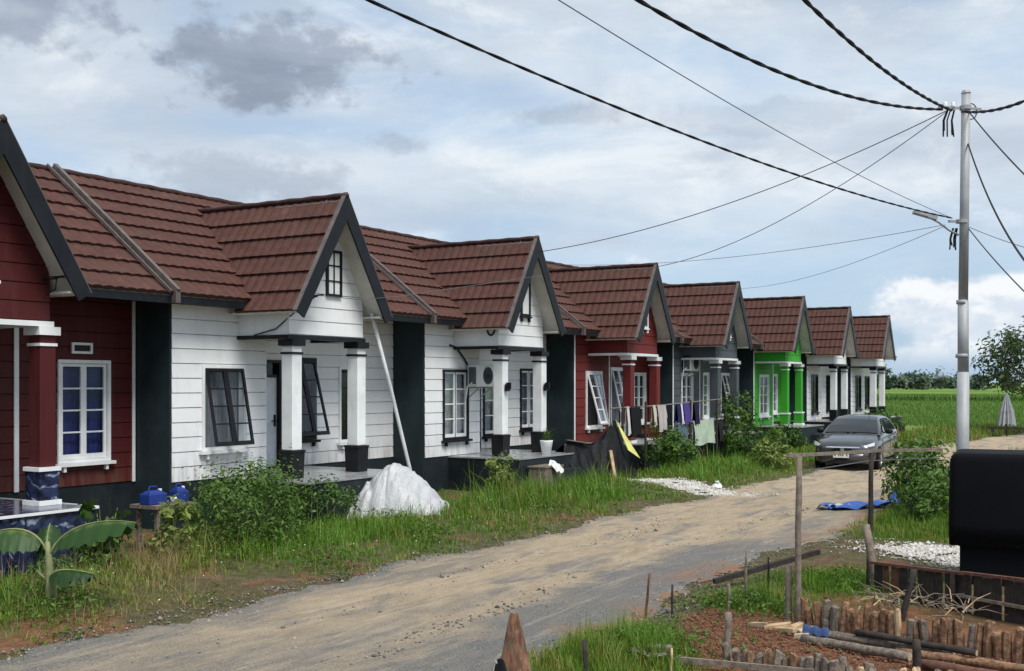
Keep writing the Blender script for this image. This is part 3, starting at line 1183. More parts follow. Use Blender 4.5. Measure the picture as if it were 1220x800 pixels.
P_STALK = paint('green_stalk', (.20, .22, .10), .6, .3, 8.0)
P_BARK = paint('grey_bark', (.11, .085, .06), .9, .35, 12.0, bump=.6)


def blades(name, pts, h, w, tone, mat, parent=None, lean=.45, seg=2, az=None):
    """pts (n,3); every blade is a bent tapering strip"""
    n = len(pts)
    az = NPR.uniform(0, 2 * np.pi, n) if az is None else az + NPR.normal(0, .6, n)
    ln = np.abs(NPR.normal(0, lean, n))
    dx, dy = np.cos(az), np.sin(az)
    sx, sy = -dy, dx
    h = np.broadcast_to(h, (n,))
    w = np.broadcast_to(w, (n,))
    rows = []
    levels = [0, .5, 1.0] if seg == 2 else [0, 1.0]
    for t in levels:
        out = h * ln * t ** 1.8
        z = h * t * (1 - .22 * np.minimum(ln, 1.5) * t)
        c = pts + np.stack([dx * out, dy * out, z], 1)
        if t < 1:
            ww = w * (1 - .35 * t) * .5
            rows.append(c - np.stack([sx * ww, sy * ww, 0 * ww], 1))
            rows.append(c + np.stack([sx * ww, sy * ww, 0 * ww], 1))
        else:
            rows.append(c)
    k = len(rows)
    co = np.stack(rows, 1).reshape(-1, 3)
    b = np.arange(n) * k
    if seg == 2:
        tri = np.concatenate([np.stack([b, b + 1, b + 3], 1), np.stack([b, b + 3, b + 2], 1), np.stack([b + 2, b + 3, b + 4], 1)])
    else:
        tri = np.stack([b, b + 1, b + 2], 1)
    return npmesh(name, co, tri, mat, parent, np.repeat(np.clip(tone, 0, 1), k))


def leaves(name, pts, nrm, size, tone, mat, parent=None, asp=.5):
    """pointed diamond leaves, folded along the midrib"""
    n = len(pts)
    size = np.broadcast_to(size, (n,))
    d = NPR.normal(0, 1, (n, 3))
    d -= nrm * (d * nrm).sum(1, keepdims=True)
    d /= np.linalg.norm(d, axis=1, keepdims=True) + 1e-9
    s = np.cross(nrm, d)
    L = size[:, None]
    tip = pts + d * L * .5 - nrm * L * .08
    base = pts - d * L * .5
    l = pts + s * L * asp * .5 + nrm * L * .10
    r = pts - s * L * asp * .5 + nrm * L * .10
    co = np.stack([base, l, tip, r], 1).reshape(-1, 3)
    b = np.arange(n) * 4
    tri = np.concatenate([np.stack([b, b + 1, b + 2], 1), np.stack([b, b + 2, b + 3], 1)])
    return npmesh(name, co, tri, mat, parent, np.repeat(np.clip(tone, 0, 1), 4))


def clumped(c, rad, nclump, per, spread, squash=1.0, floor=None):
    """points gathered in clumps through an ellipsoid: gaps and lumps, never one ball"""
    c = np.array(c)
    u = NPR.normal(0, 1, (nclump, 3))
    u /= np.linalg.norm(u, axis=1, keepdims=True)
    rr = NPR.uniform(.35, 1.0, nclump) ** .6
    cc = u * rr[:, None] * np.array(rad)
    pts = (cc[:, None, :] + NPR.normal(0, 1, (nclump, per, 3)) * spread * NPR.uniform(.6, 1.3, (nclump, 1, 1))).reshape(-1, 3)
    tone = np.repeat(NPR.uniform(.1, .8, nclump), per) + NPR.uniform(-.2, .25, nclump * per)
    out = pts / np.array(rad)
    nn = out + NPR.normal(0, .6, out.shape) + np.array([0, 0, .6])
    nn /= np.linalg.norm(nn, axis=1, keepdims=True)
    p = pts + c
    if floor is not None:
        k = p[:, 2] > floor
        p, nn, tone = p[k], nn[k], tone[k]
    return p, nn, tone


def in_box(x, y, boxes):
    k = np.zeros(len(x), bool)
    for x0, x1, y0, y1 in boxes:
        k |= (x > x0) & (x < x1) & (y > y0) & (y < y1)
    return k


def scatter(n, x0, x1, y0, y1):
    return NPR.uniform(x0, x1, n), NPR.uniform(y0, y1, n)


def patch(x, y, cx, cy, rx, ry):
    return np.exp(-(((x - cx) / rx) ** 2 + ((y - cy) / ry) ** 2))


def place(x, y):
    return np.stack([x, y, ground_z(x, y) - .01], 1)


SLABS = [(-16, c.get('sx', -12.75) + .05, c['a'] - 1.55, c['a'] + (1.25 if i == 0 else 1.7)) for i, c in enumerate(HOUSES)]

# bare spots on the verge (red earth), white gravel heaps
BARE = [(-9.55, 9.9, .7, .9), (-9.4, 6.2, .45, .5), (-9.3, 20.5, .3, .8), (-10.6, 22.4, .4, .4)]
WG1 = [(-10.5, 24.6, .8, .5), (-9.7, 24.1, .9, .5), (-8.9, 23.6, .8, .4)]


def verge():
    # lawn of mixed blades between the lane and the houses
    x, y = scatter(330000, -14.6, -8.55, 3.0, 60)
    # two thirds of the blades gather in tussocks
    nt = 26000
    tx, ty = scatter(nt, -14.6, -8.55, 3.0, 60)
    pick = NPR.integers(0, nt, len(x))
    tus = NPR.uniform(0, 1, len(x)) < .66
    jx, jy = NPR.normal(0, .045, len(x)), NPR.normal(0, .045, len(x))
    x = np.where(tus, tx[pick] + jx, x)
    y = np.where(tus, ty[pick] + jy, y)
    az0 = np.where(tus, np.arctan2(jy, jx), NPR.uniform(-3.14, 3.14, len(x)))
    ttone = np.where(tus, NPR.normal(0, .17, nt)[pick], 0)
    thigh = np.where(tus, NPR.lognormal(0, .38, nt)[pick], .8)
    dens = 1 / (1 + (np.maximum(y - 10, 0) / 16) ** 1.7)
    s = road_shift(y)
    edge = -8.95 + .25 * wav(x * 0, y, 1.7) + .14 * wav(x, y, 5.0, 2) + s
    keep = (NPR.uniform(0, 1, len(x)) < dens) & (x < edge + NPR.normal(0, .10, len(x)))
    bare = sum(patch(x, y, *b) for b in BARE) + 2.0 * sum(patch(x, y, *b) for b in WG1)
    thin = sst(wav(x, y, 1.1, 4) + .5 * wav(x, y, 3.3, 1), .15, .7) * .95
    near_edge = sst(edge - x, .0, .9)
    keep &= NPR.uniform(0, 1, len(x)) > np.clip(bare * 1.6, 0, 1)
    keep &= NPR.uniform(0, 1, len(x)) > thin * .7
    keep &= NPR.uniform(0, 1, len(x)) < .6 + .4 * near_edge
    keep &= ~in_box(x, y, SLABS)
    x, y = x[keep], y[keep]
    e = edge[keep]
    az0, ttone, thigh = az0[keep], ttone[keep], thigh[keep]
    tall = .07 + .06 * sst(e - x, .2, 2.2) + .20 * sst(wav(x, y, .9, 2), .1, .8) * sst(e - x, .4, 1.5)
    tall *= 1 - .75 * sst(-x, 11.6, 12.8)
    tall += .32 * patch(x, y, -11.2, 19.3, 1.0, 2.4) + .12 * patch(x, y, -11.0, 12.6, 1.0, 1.6) + .12 * patch(x, y, -11.0, 29, 1.5, 4)
    h = tall * NPR.uniform(.45, 1.25, len(x)) * thigh
    tone = .64 + .22 * wav(x, y, .7, 1) + .14 * wav(x, y, 2.3, 5) + NPR.normal(0, .12, len(x)) + ttone
    tone -= .40 * patch(x, y, -11.6, 10.2, .9, 1.1) + .16 * patch(x, y, -10.0, 8.0, 1.2, 2.2) + .2 * patch(x, y, -9.5, 9.9, .9, 1.1)
    tone -= .22 * (1 - sst(e - x, .1, .8))
    w = (.006 + .009 * NPR.uniform(0, 1, len(x)) ** 2) * (1 + np.maximum(y - 12, 0) / 22)
    g = blades('grass', place(x, y), h, w, tone, L_GRASS, lean=.65, az=az0)
    tag(kind(g, 'stuff'), 'unmown mixed green grass on the verge between lane and houses', 'grass')
    # straw coloured dry stalks
    x, y = scatter(16000, -12.9, -8.9, 5, 26)
    k = NPR.uniform(0, 1, len(x)) < np.clip(.7 * patch(x, y, -11.6, 10.0, .9, 1.0) + .25 * patch(x, y, -10.2, 8.2, 1.0, 1.8) + .35 * patch(x, y, -10.8, 18, .8, 1.5) + .035, 0, 1)
    x, y = x[k], y[k]
    g = blades('dry_grass', place(x, y), NPR.uniform(.18, .5, len(x)), .006, NPR.uniform(0, 1, len(x)), L_DRY, lean=.7)
    tag(kind(g, 'stuff'), 'straw coloured dead grass stalks among the roadside weeds', 'dry grass')
    # low broad-leaved weeds mixed into the verge
    x, y = scatter(70000, -12.8, -8.9, 5, 30)
    k = NPR.uniform(0, 1, len(x)) < sst(wav(x, y, 1.6, 7), .0, .7) * .8 / (1 + (np.maximum(y - 12, 0) / 10) ** 2)
    k &= ~in_box(x, y, SLABS)
    k &= NPR.uniform(0, 1, len(x)) > np.clip(1.6 * sum(patch(x, y, *b) for b in BARE + WG1), 0, 1)
    x, y = x[k], y[k]
    p = place(x, y)
    p[:, 2] += NPR.uniform(.03, .22, len(x))
    nn = NPR.normal(0, .45, p.shape) + np.array([0, 0, 1.0])
    nn /= np.linalg.norm(nn, axis=1, keepdims=True)
    g = leaves('weeds', p, nn, NPR.uniform(.03, .075, len(x)), NPR.uniform(.2, 1, len(x)), L_BUSH)
    tag(kind(g, 'stuff'), 'low broad leaved weeds scattered through the roadside grass', 'weeds')
    # tiny pale flowers
    x, y = scatter(70, -11.5, -9.0, 6, 22)
    p = place(x, y)
    p[:, 2] += NPR.uniform(.15, .3, len(x))
    nn = np.tile(np.array([.2, -.3, .93]), (len(x), 1))
    fm = paint('pale_petals', (.6, .6, .5), .7)
    g = leaves('flowers', p, nn, .02, NPR.uniform(0, 1, len(x)), fm, asp=1.0)
    tag(kind(g, 'stuff'), 'tiny pale flowers dotting the roadside grass', 'flowers')


def right_side():
    x, y = scatter(210000, -5.6, -1.0, 6.0, 27)
    dens = 1 / (1 + (np.maximum(y - 12, 0) / 10) ** 1.6)
    edge = -5.05 + .25 * wav(x * 0, y, 1.5, 3) + .12 * wav(x, y, 4.5, 2)
    k = (NPR.uniform(0, 1, len(x)) < dens) & (x > edge + np.abs(NPR.normal(0, .12, len(x))))
    bedm = sst(x, -4.5, -4.05) * (1 - sst(y, 11.2, 11.7)) * sst(y, 9.0, 9.5)
    tuft = 1.7 * patch(x, y, -4.25, 9.1, .60, 1.0) + 1.2 * patch(x, y, -4.0, 11.8, .5, .5) + 1.0 * patch(x, y, -3.6, 13.6, .8, .9) + .5 * patch(x, y, -4.5, 8.0, .5, .7)
    tuft += .75 * patch(x, y, -3.6, 18.6, 1.2, 1.1) + .9 * sst(y, 18.5, 20) * sst(x, -5.2, -4.6)
    tuft -= 1.5 * patch(x, y, -2.8, 16.6, 1.6, .8)
    k &= NPR.uniform(0, 1, len(x)) < np.clip(tuft - .8 * bedm + .06, 0.0, 1)
    x, y = x[k], y[k]
    tf = tuft[k]
    h = (.04 + .20 * np.clip(tf, 0, 1.4) * (.45 + .9 * sst(wav(x, y, 5.5, 3) + .5 * wav(x, y, 13, 1), -.6, .8))) * NPR.uniform(.35, 1.25, len(x))
    tone = .58 + .2 * wav(x, y, 1.6) + .2 * wav(x, y, 6.0, 2) + NPR.normal(0, .16, len(x)) - .35 * (1 - sst(x, -5.0, -4.3))
    w = (.006 + .004 * NPR.uniform(0, 1, len(x))) * (1 + np.maximum(y - 12, 0) / 20)
    g = blades('grass', place(x, y), h, w, tone, L_GRASS)
    tag(kind(g, 'stuff'), 'patchy grass tufts around the fenced garden bed on the right', 'grass')
    x, y = scatter(26000, -5.0, -2.6, 7, 14.5)
    k = NPR.uniform(0, 1, len(x)) < .035 + .9 * (patch(x, y, -4.05, 11.6, .5, .45) + .6 * patch(x, y, -4.3, 9.3, .6, .6) + .5 * patch(x, y, -3.6, 13.6, .5, .6))
    x, y = x[k], y[k]
    p = place(x, y)
    p[:, 2] += NPR.uniform(.01, .22, len(x)) * (.25 + .75 * (patch(x, y, -4.05, 11.6, .7, .6) + patch(x, y, -4.3, 9.3, .7, .8) + patch(x, y, -3.6, 13.6, .7, .8)).clip(0, 1))
    nn = NPR.normal(0, .45, p.shape) + np.array([0, 0, 1.0])
    nn /= np.linalg.norm(nn, axis=1, keepdims=True)
    g = leaves('weeds', p, nn, NPR.uniform(.03, .07, len(x)), NPR.uniform(.3, 1, len(x)), L_BUSH)
    tag(kind(g, 'stuff'), 'broad leaved weeds round the stakes of the garden bed', 'weeds')


def field():
    n = 130000
    u = NPR.uniform(0, 1, n)
    y = 62 * (4.2 ** u)                       # denser close by
    x = NPR.uniform(-1, 1, n) * (14 + (y - 55) * .35) - 12 + (y - 60) * .12
    s = road_shift(y)
    k = (x < -9.3 + s) | (x > -4.6 + s)
    k &= ~((x < -12) & (y < 67))
    x, y = x[k], y[k]
    h = (.28 + .12 * wav(x, y, .12)) * NPR.uniform(.6, 1.2, len(x))
    tone = .6 + .25 * wav(x, y, .07) + NPR.normal(0, .15, len(x))
    g = blades('rice_plants', place(x, y), h, .02 * y / 40, tone, L_RICE, seg=1, lean=.35)
    tag(kind(g, 'stuff'), 'green rice standing in the flat field beyond the houses', 'rice')
    # rank grass along the lane by the field edge
    x, y = scatter(26000, -13, -3, 36, 66)
    s = road_shift(y)
    k = ((x < -9.0 + s) & (x > -12.2 + s) & (y > 44)) | ((x > -4.9 + s) & (x < -1 + s))
    x, y = x[k], y[k]
    g = blades('tall_grass', place(x, y), NPR.uniform(.15, .6, len(x)) * (.6 + .4 * sst(wav(x, y, .5), -.2, .5)), .03, .45 + NPR.normal(0, .25, len(x)), L_GRASS, lean=.5)
    tag(kind(g, 'stuff'), 'rank mixed grass lining the lane beside the rice field', 'grass')


verge()
right_side()
field()


def shrub(label, c, rad, nclump, per, leaf, mat, stems=7, asp=.45, name='shrub', group=None):
    z0 = gz(c[0], c[1])
    T = thing(name, label, 'shrub', (c[0], c[1], z0), group)
    p, nn, t = clumped((c[0], c[1], z0 + rad[2] * .95), rad, nclump, per, min(rad) * .22, floor=z0 + .02)
    leaves('foliage', p, nn, NPR.lognormal(-.05, .38, len(p)) * leaf, t, mat, T, asp)
    for k in range(stems):
        a = 2 * math.pi * k / stems + .3
        m = MB()
        tip = (c[0] + rad[0] * .7 * math.cos(a), c[1] + rad[1] * .7 * math.sin(a), z0 + rad[2] * (1.1 + .5 * ((k * 37) % 10) / 10))
        mid = (c[0] + rad[0] * .25 * math.cos(a), c[1] + rad[1] * .25 * math.sin(a), z0 + rad[2] * .6)
        m.tube([(c[0] + .03 * math.cos(a), c[1] + .03 * math.sin(a), z0 - .05), mid, tip], [.014, .010, .004], 5)
        m.build('stem', P_STALK, T)
    return T


shrub('large bright green shrub on the verge before the nearest white house', (-11.35, 11.75), (.75, .85, .62), 95, 70, .055, L_FRESH, 14)
shrub('loose dark shrub close to the wall of the nearest white house', (-12.7, 13.6), (.45, .6, .42), 50, 40, .06, L_BUSH, 7)
shrub('smaller dark green shrub beside the porch slab of the nearest white house', (-12.55, 14.85), (.45, .5, .42), 36, 42, .06, L_BUSH, 6)
shrub('yellow green leafy plant between the water jugs and the large shrub', (-11.75, 10.75), (.30, .34, .40), 30, 26, .075, L_YEL, 6)
shrub('small leafy plant in front of the blue marble porch', (-11.7, 9.55), (.32, .30, .50), 16, 18, .12, L_BUSH, 5, asp=.6)
shrub('weedy green shrub at the right end of the silver tarpaulin heap', (-11.7, 19.0), (.30, .45, .50), 30, 24, .075, L_YEL, 6)
shrub('rounded dark green bush under the clothesline', (-11.9, 27.9), (.75, .8, .55), 60, 40, .10, L_BUSH, 7)
shrub('tall thin shrub standing in front of the green house', (-12.6, 35.2), (.55, .7, 1.15), 60, 34, .10, L_BUSH, 7)
shrub('broad dark bush below the tall shrub near the green house', (-11.7, 33.8), (.8, .9, .55), 50, 40, .10, L_BUSH, 7)
shrub('weedy bush with yellow leaves left of the parked car', (-9.9, 30.6), (.55, .75, .42), 40, 30, .10, L_YEL, 6)
shrub('dark weeds right behind the parked car', (-10.3, 44.5), (.9, 1.6, .6), 50, 40, .13, L_BUSH, 6)
shrub('sunlit leafy bush growing beside the black covered box', (-4.25, 21.6), (.55, .85, .70), 80, 44, .10, L_FRESH, 8)
shrub('low green shrub on the near side of the sunlit bush', (-3.9, 20.2), (.45, .55, .42), 40, 40, .07, L_BUSH, 6)
shrub('bushy weeds along the porch of the slate grey house', (-12.2, 38.6), (.7, 1.0, .5), 40, 36, .11, L_BUSH, 6)


def banana():
    bx, by = -10.16, 7.6
    z0 = gz(bx, by) - .04
    T = thing('banana_plant', 'young banana plant with broad drooping leaves at the verge', 'banana plant', (bx, by, z0))
    m = MB()
    m.tube([(bx, by, z0 - .05), (bx + .02, by + .01, z0 + .25), (bx, by, z0 + .55), (bx - .02, by, z0 + .72)], [.065, .05, .036, .022], 10)
    m.build('pseudostem', P_STALK, T, True)
    rv = Vector((.857, .514, 0))

    def leaf(pts, width, droop, tone0):
        pts = [Vector(p) for p in pts]
        n = 26
        V, A = [], []

        def bez(t):
            a, b, c, d = pts
            return a * (1 - t) ** 3 + b * 3 * t * (1 - t) ** 2 + c * 3 * t * t * (1 - t) + d * t ** 3
        for i in range(n):
            t = i / (n - 1)
            p, q = bez(t), bez(min(1, t + .02)) - bez(max(0, t - .02))
            q.normalize()
            s = q.cross(Vector((0, 0, 1))).normalized()
            lt = max(0, (t - .22) / .78)
            w = width * (math.sin(math.pi * min(1, lt * .93 + .04)) ** .55 if lt > 0 else .02) if t > .2 else .012
            for k in range(-3, 4):
                f = k / 3
                tear = (.022 * math.sin(i * 2.3 + k) + (.05 * RNG.random() if abs(k) == 3 and i % 3 == 0 else 0)) * abs(f)
                V.append(tuple(p + s * w * f + Vector((0, 0, -abs(f) ** 1.3 * w * droop + tear))))
                A.append(tone0 + (.5 if k == 0 else 0) + .12 * math.sin(i * 1.7))
        q = np.array([(i * 7 + k, i * 7 + k + 1, i * 7 + k + 8, i * 7 + k + 7) for i in range(n - 1) for k in range(6)])
        o = npmesh('leaf', np.array(V), q, L_BANANA, T, np.array(A))
        o.data.shade_smooth()
        rib = MB()
        rib.tube([tuple(bez(i / 12) + Vector((0, 0, .006))) for i in range(13)], [.016 * (1 - .75 * i / 12) for i in range(13)], 6)
        rib.build('midrib', P_STALK, T, True)
    b = Vector((bx, by, z0))
    leaf([b + Vector((0, 0, .55)), b + rv * .10 + Vector((0, 0, .85)), b + rv * .45 + Vector((0, 0, .98)), b + rv * .92 + Vector((.1, -.1, .93))], .155, 1.35, .35)
    leaf([b + Vector((0, 0, .55)), b - rv * .08 + Vector((0, 0, .85)), b - rv * .35 + Vector((0, 0, .96)), b - rv * .75 + Vector((.05, -.1, .72))], .165, 1.35, .40)
    leaf([b + Vector((0, 0, .45)), b - rv * .10 + Vector((.05, 0, .66)), b + rv * .02 + Vector((-.25, .2, .95)), b - rv * .05 + Vector((-.5, .45, .8))], .13, 1.0, .3)
    leaf([b + Vector((0, 0, .28)), b + rv * .06 + Vector((.05, -.1, .48)), b + rv * .25 + Vector((.05, -.1, .46)), b + rv * .52 + Vector((.05, -.1, .40))], .10, 1.5, .05)
    m = MB()
    m.tube([b + Vector((0, 0, .30)), b - rv * .12 + Vector((0, 0, .42)), b - rv * .17 + Vector((0, 0, .30)), b - rv * .16 + Vector((0, 0, .05))], [.016, .014, .012, .008], 6)
    m.build('withered_stalk', P_STALK, T, True)


banana()


def tree(label, c, H, crown, nclump, per, leaf, mat, trunk_r, group=None, lowest=.35):
    z0 = gz(c[0], c[1])
    T = thing('tree', label, 'tree', (c[0], c[1], z0), group)
    m = MB()
    top = Vector((c[0] - .1, c[1], z0 + H * .62))
    m.tube([(c[0], c[1], z0 - .2), (c[0] + .05, c[1], z0 + H * .2), (c[0] - .02, c[1], z0 + H * .4), tuple(top)], [trunk_r * 1.25, trunk_r, trunk_r * .8, trunk_r * .5], 9)
    for k in range(9):
        a = k * 2.4 + .4
        st = Vector((c[0], c[1], z0 + H * (.30 + .035 * k)))
        en = Vector((c[0] + crown[0] * .75 * math.cos(a), c[1] + crown[1] * .75 * math.sin(a), z0 + H * (.55 + .05 * (k % 5))))
        md = (st + en) / 2 + Vector((0, 0, .12 * H * .3))
        m.tube([st, md, en], [trunk_r * .5, trunk_r * .3, trunk_r * .1], 6)
    m.build('trunk', P_BARK, T, True)
    p, nn, t = clumped((c[0], c[1], z0 + H - crown[2] * .95), crown, nclump, per, min(crown) * .2, floor=z0 + H * lowest)
    leaves('crown', p, nn, NPR.uniform(.6, 1.3, len(p)) * leaf, t, mat, T, .5)
    return T


tree('broad leafy tree with a thin trunk beside the rice field', (-6.3, 58.2), 4.9, (2.6, 2.6, 1.6), 95, 60, .22, L_TREE, .13, lowest=.26)


def far_wood():
    P_, N_, T_ = [], [], []
    for k in range(170):
        y = NPR.uniform(420, 640)
        x = NPR.uniform(-.62, .30) * y
        h = NPR.uniform(4, 9) * (1 + .35 * math.sin(x * .03))
        p, nn, t = clumped((x, y, h * .5 - .3), (h * .75, h * .75, h * .5), 12, 16, h * .13)
        P_.append(p), N_.append(nn), T_.append(t)
    g = leaves('far_trees', np.concatenate(P_), np.concatenate(N_), 1.5, np.concatenate(T_), L_FAR, asp=.8)
    tag(kind(g, 'stuff'), 'distant line of trees along the horizon past the field', 'trees')
    # bund across the field
    n = 9000
    x = NPR.uniform(-160, 60, n)
    y = 165 + .06 * x + NPR.normal(0, .5, n)
    g = blades('field_bund_grass', np.stack([x, y, np.full(n, -.3)], 1), NPR.uniform(.4, 1.1, n), .16, NPR.uniform(.3, .7, n), L_BUSH, seg=1)
    tag(kind(g, 'stuff'), 'dark strip of grass on the bund crossing the rice field', 'grass')


far_wood()
fw = paint('far_wall', (.20, .22, .25), .8, .2, .05)
fr_ = paint('far_roof', (.12, .12, .13), .8, .2, .05)
for (x, y, w, h, lab) in ((-124, 600, 8, 5.0, 'grey far building on the horizon nearest the last white house'), (-106, 590, 6, 4, 'small far building on the horizon left of the pole'),
                          (-92, 600, 11, 3.6, 'long low far building on the horizon behind the pole')):
    T = thing('far_building', lab, 'building', (x, y, -.3), 'far buildings on the horizon')
    MB().box(x - w / 2, x + w / 2, y - 4, y + 4, -.3, h).build('wall', fw, T)
    MB().add([(x - w / 2 - .6, y - 4.6, h), (x + w / 2 + .6, y - 4.6, h), (x + w / 2 + .6, y + 4.6, h), (x - w / 2 - .6, y + 4.6, h), (x - w / 2, y, h + 2), (x + w / 2, y, h + 2)],
             [(0, 1, 5, 4), (3, 4, 5, 2), (0, 4, 3), (1, 2, 5)]).build('roof', fr_, T)
    for k in range(3):
        xx = x - w / 2 + w * (k + .5) / 3
        MB().box(xx - .6, xx + .6, y - 4.08, y - 4.01, 1.6, 3.0).build('window', P_BLACK, T)


def pebbles(name, label, n, fn, size, mat):
    """loose stones as squashed octahedra"""
    x, y = fn(n)
    n = len(x)
    s = size * NPR.lognormal(-.15, .42, n)
    z = ground_z(x, y) + s * .25 + .012
    o = np.array([[1, 0, 0], [0, 1, 0], [-1, 0, 0], [0, -1, 0], [0, 0, .7], [0, 0, -.6]])
    a = NPR.uniform(0, 6.28, n)
    ca, sa = np.cos(a), np.sin(a)
    v = o[None] * (s[:, None, None] * NPR.uniform(.7, 1.3, (n, 6, 1)))
    vx = v[..., 0] * ca[:, None] - v[..., 1] * sa[:, None] + x[:, None]
    vy = v[..., 0] * sa[:, None] + v[..., 1] * ca[:, None] + y[:, None]
    vz = v[..., 2] + z[:, None]
    co = np.stack([vx, vy, vz], -1).reshape(-1, 3)
    f = np.array([(0, 1, 4), (1, 2, 4), (2, 3, 4), (3, 0, 4), (1, 0, 5), (2, 1, 5), (3, 2, 5), (0, 3, 5)])
    tri = (f[None] + (np.arange(n) * 6)[:, None, None]).reshape(-1, 3)
    g = npmesh(name, co, tri, mat, None, np.repeat(NPR.uniform(0, 1, n), 6))
    tag(kind(g, 'stuff'), label, 'gravel')


def stone_mat(name, ramp):
    m, N = newmat(name)
    a = N.n('ShaderNodeAttribute', attribute_name='tone').outputs['Fac']
    cr = N.n('ShaderNodeValToRGB', inp={0: a})
    e = cr.color_ramp.elements
    while len(e) < len(ramp):
        e.new(.5)
    for i, (p, c) in enumerate(ramp):
        e[i].position = p
        e[i].color = (*c, 1)
    finish(N, cr.outputs[0], .9, spec=.2)
    return m


ST_ROAD = stone_mat('road_stone', [(0, (.08, .08, .08)), (.6, (.20, .185, .165)), (1, (.36, .32, .26))])
ST_WHITE = stone_mat('white_stone', [(0, (.34, .31, .27)), (.5, (.50, .48, .44)), (1, (.66, .65, .62))])
ST_RED = stone_mat('red_clod', [(0, (.12, .06, .036)), (1, (.22, .12, .075))])


def f_road(n):
    x, y = scatter(n, -9.3, -4.5, 6, 22)
    k = NPR.uniform(0, 1, n) < (.05 + .45 * sst(wav(x * 2.2, y * .35, 1.5, 3), .0, .8) + .5 * sst(x, -6.4, -5.2) + .5 * sst(-x, 8.3, 9.0)) * (.25 + .75 * sst(wav(x, y, 6.0, 2), -.5, .6)) / (1 + np.maximum(y - 10, 0) / 8)
    return x[k], y[k]


def f_patch(cs):
    def f(n):
        x, y, = [], []
        for (cx, cy, rx, ry) in cs:
            q = n // len(cs)
            px, py = NPR.normal(cx, rx * .55, q), NPR.normal(cy, ry * .55, q)
            ok = wav(px, py, 3.5, 2) + .5 * wav(px, py, 9.0, 1) > -.35
            x.append(px[ok])
            y.append(py[ok])
        return np.concatenate(x), np.concatenate(y)
    return f


def f_bed(n):
    x, y = scatter(n, -4.4, -1.3, 9.3, 11.3)
    return x, y


pebbles('road_gravel', 'loose grey and tan stones lying on the gravel lane', 60000, f_road, .0125, ST_ROAD)
pebbles('white_gravel', 'spread of white crushed stone on the verge before the black tarpaulin', 16000, f_patch(WG1), .017, ST_WHITE)
pebbles('white_gravel', 'spread of white crushed stone behind the dark plank fence', 15000, f_patch([(-3.2, 16.9, .8, .6), (-2.3, 16.4, .8, .7), (-1.4, 16.0, .8, .7)]), .016, ST_WHITE)
pebbles('soil_clods', 'crumbs of red soil on the garden bed', 9000, f_bed, .010, ST_RED)

# ------------------------------------------------------------------ utility pole and wires
RV = Vector((.8575, .5145, 0))              # image-right direction on the ground
FV = Vector((-.5145, .8575, 0))             # straight away from the viewer
P_CABLE = paint('black_cable', (.012, .012, .013), .6, .2)
P_CABLEG = paint('grey_cable', (.10, .11, .12), .6, .2)
P_WOODG = paint('weathered_wood', (.20, .165, .13), .9, .4, 14.0, .3, bump=.5)
P_WOODD = paint('dark_old_wood', (.045, .038, .034), .85, .4, 14.0, .2, bump=.5)
P_WOODL = paint('fresh_split_wood', (.48, .34, .20), .8, .3, 10.0, bump=.4)
P_RUST = paint('rusted_steel', (.13, .055, .035), .8, .5, 18.0, .4, bump=.5)
P_LOG = paint('bark_log', (.24, .135, .075), .95, .6, 22.0, .45, bump=1.0)
P_LOGE = paint('cut_log_end', (.46, .36, .24), .85, .3, 12.0)
P_ASH = paint('grey_log', (.19, .155, .125), .95, .55, 20.0, .5, bump=1.0)

PO = Vector((-3.48, 21.24, gz(-3.48, 21.24)))
pole = thing('utility_pole', 'tall grey steel utility pole with lamp arm beside the lane', 'utility pole', tuple(PO))


def at(h, dx=0.0, dy=0.0):
    return PO + Vector((0, 0, h - PO.z)) + RV * dx + FV * dy


m = MB()
lean = RV * .07
m.tube([PO + Vector((0, 0, -.3)), PO + lean * .3 + Vector((0, 0, 2.6))], [.108, .104], 18)
m.build('lower_shaft', P_STEEL, pole, True)
m = MB()
m.tube([PO + lean * .3 + Vector((0, 0, 2.56)), PO + lean * .3 + Vector((0, 0, 3.55 + .3))], [.094, .092], 18)
m.build('middle_shaft', P_STEEL, pole, True)
m = MB()
m.tube([PO + lean * .3 + Vector((0, 0, 3.8)), PO + lean + Vector((0, 0, 7.24 + .3))], [.082, .074], 18)
m.build('upper_shaft', P_STEEL, pole, True)
for h, r in ((2.9, .108), (3.85, .096)):
    m = MB()
    m.tube([at(h - .35), at(h - .28)], r, 18)
    m.build('collar', P_STEEL, pole, True)
m = MB()
m.tube([at(7.22, .07), at(7.27, .07)], [.085, .06], 14)
m.build('cap', P_STEEL, pole)
m = MB()
m.tube([at(4.93), at(4.99)], .105, 14)
m.bar(at(4.96, -.08), at(4.96, -.24), .04, .04)
m.build('bracket', P_STEEL, pole)
m = MB()
m.tube([at(6.93, .06), at(7.0, .06)], .10, 14)
m.bar(at(6.96, -.05), at(6.98, -.42), .04, .04)
m.bar(at(6.96, .12), at(6.94, .34), .035, .035)
m.build('bracket', P_STEEL, pole)
for k in range(2):
    m = MB()
    m.lathe(tuple(at(6.98, -.16 - .14 * k)), (0, 0, 1), [(.0, -.02), (.03, -.02), (.045, .02), (.03, .05), (.04, .08), (.0, .09)], 10)
    m.build('insulator', P_WHITE, pole, True)
m = MB()
m.tube([at(4.72, -.06), at(4.80, -.22), at(4.95, -.42), at(5.0, -.52)], .02, 8)
A_ = m.build('lamp_arm', P_STEEL, pole, True)
m = MB()
ld = (RV * -1 + Vector((0, 0, .28))).normalized()
lu = Vector((0, 0, 1)).cross(ld).normalized()
c0 = at(5.03, -.50)
m.obox(c0 + ld * .05, ld * .10, lu * .06, ld.cross(lu) * .035)
m.obox(c0 + ld * .24, ld * .12, lu * .085, ld.cross(lu) * .028)
m.build('lamp_head', paint('lamp_housing', (.32, .34, .36), .4, .2), A_)
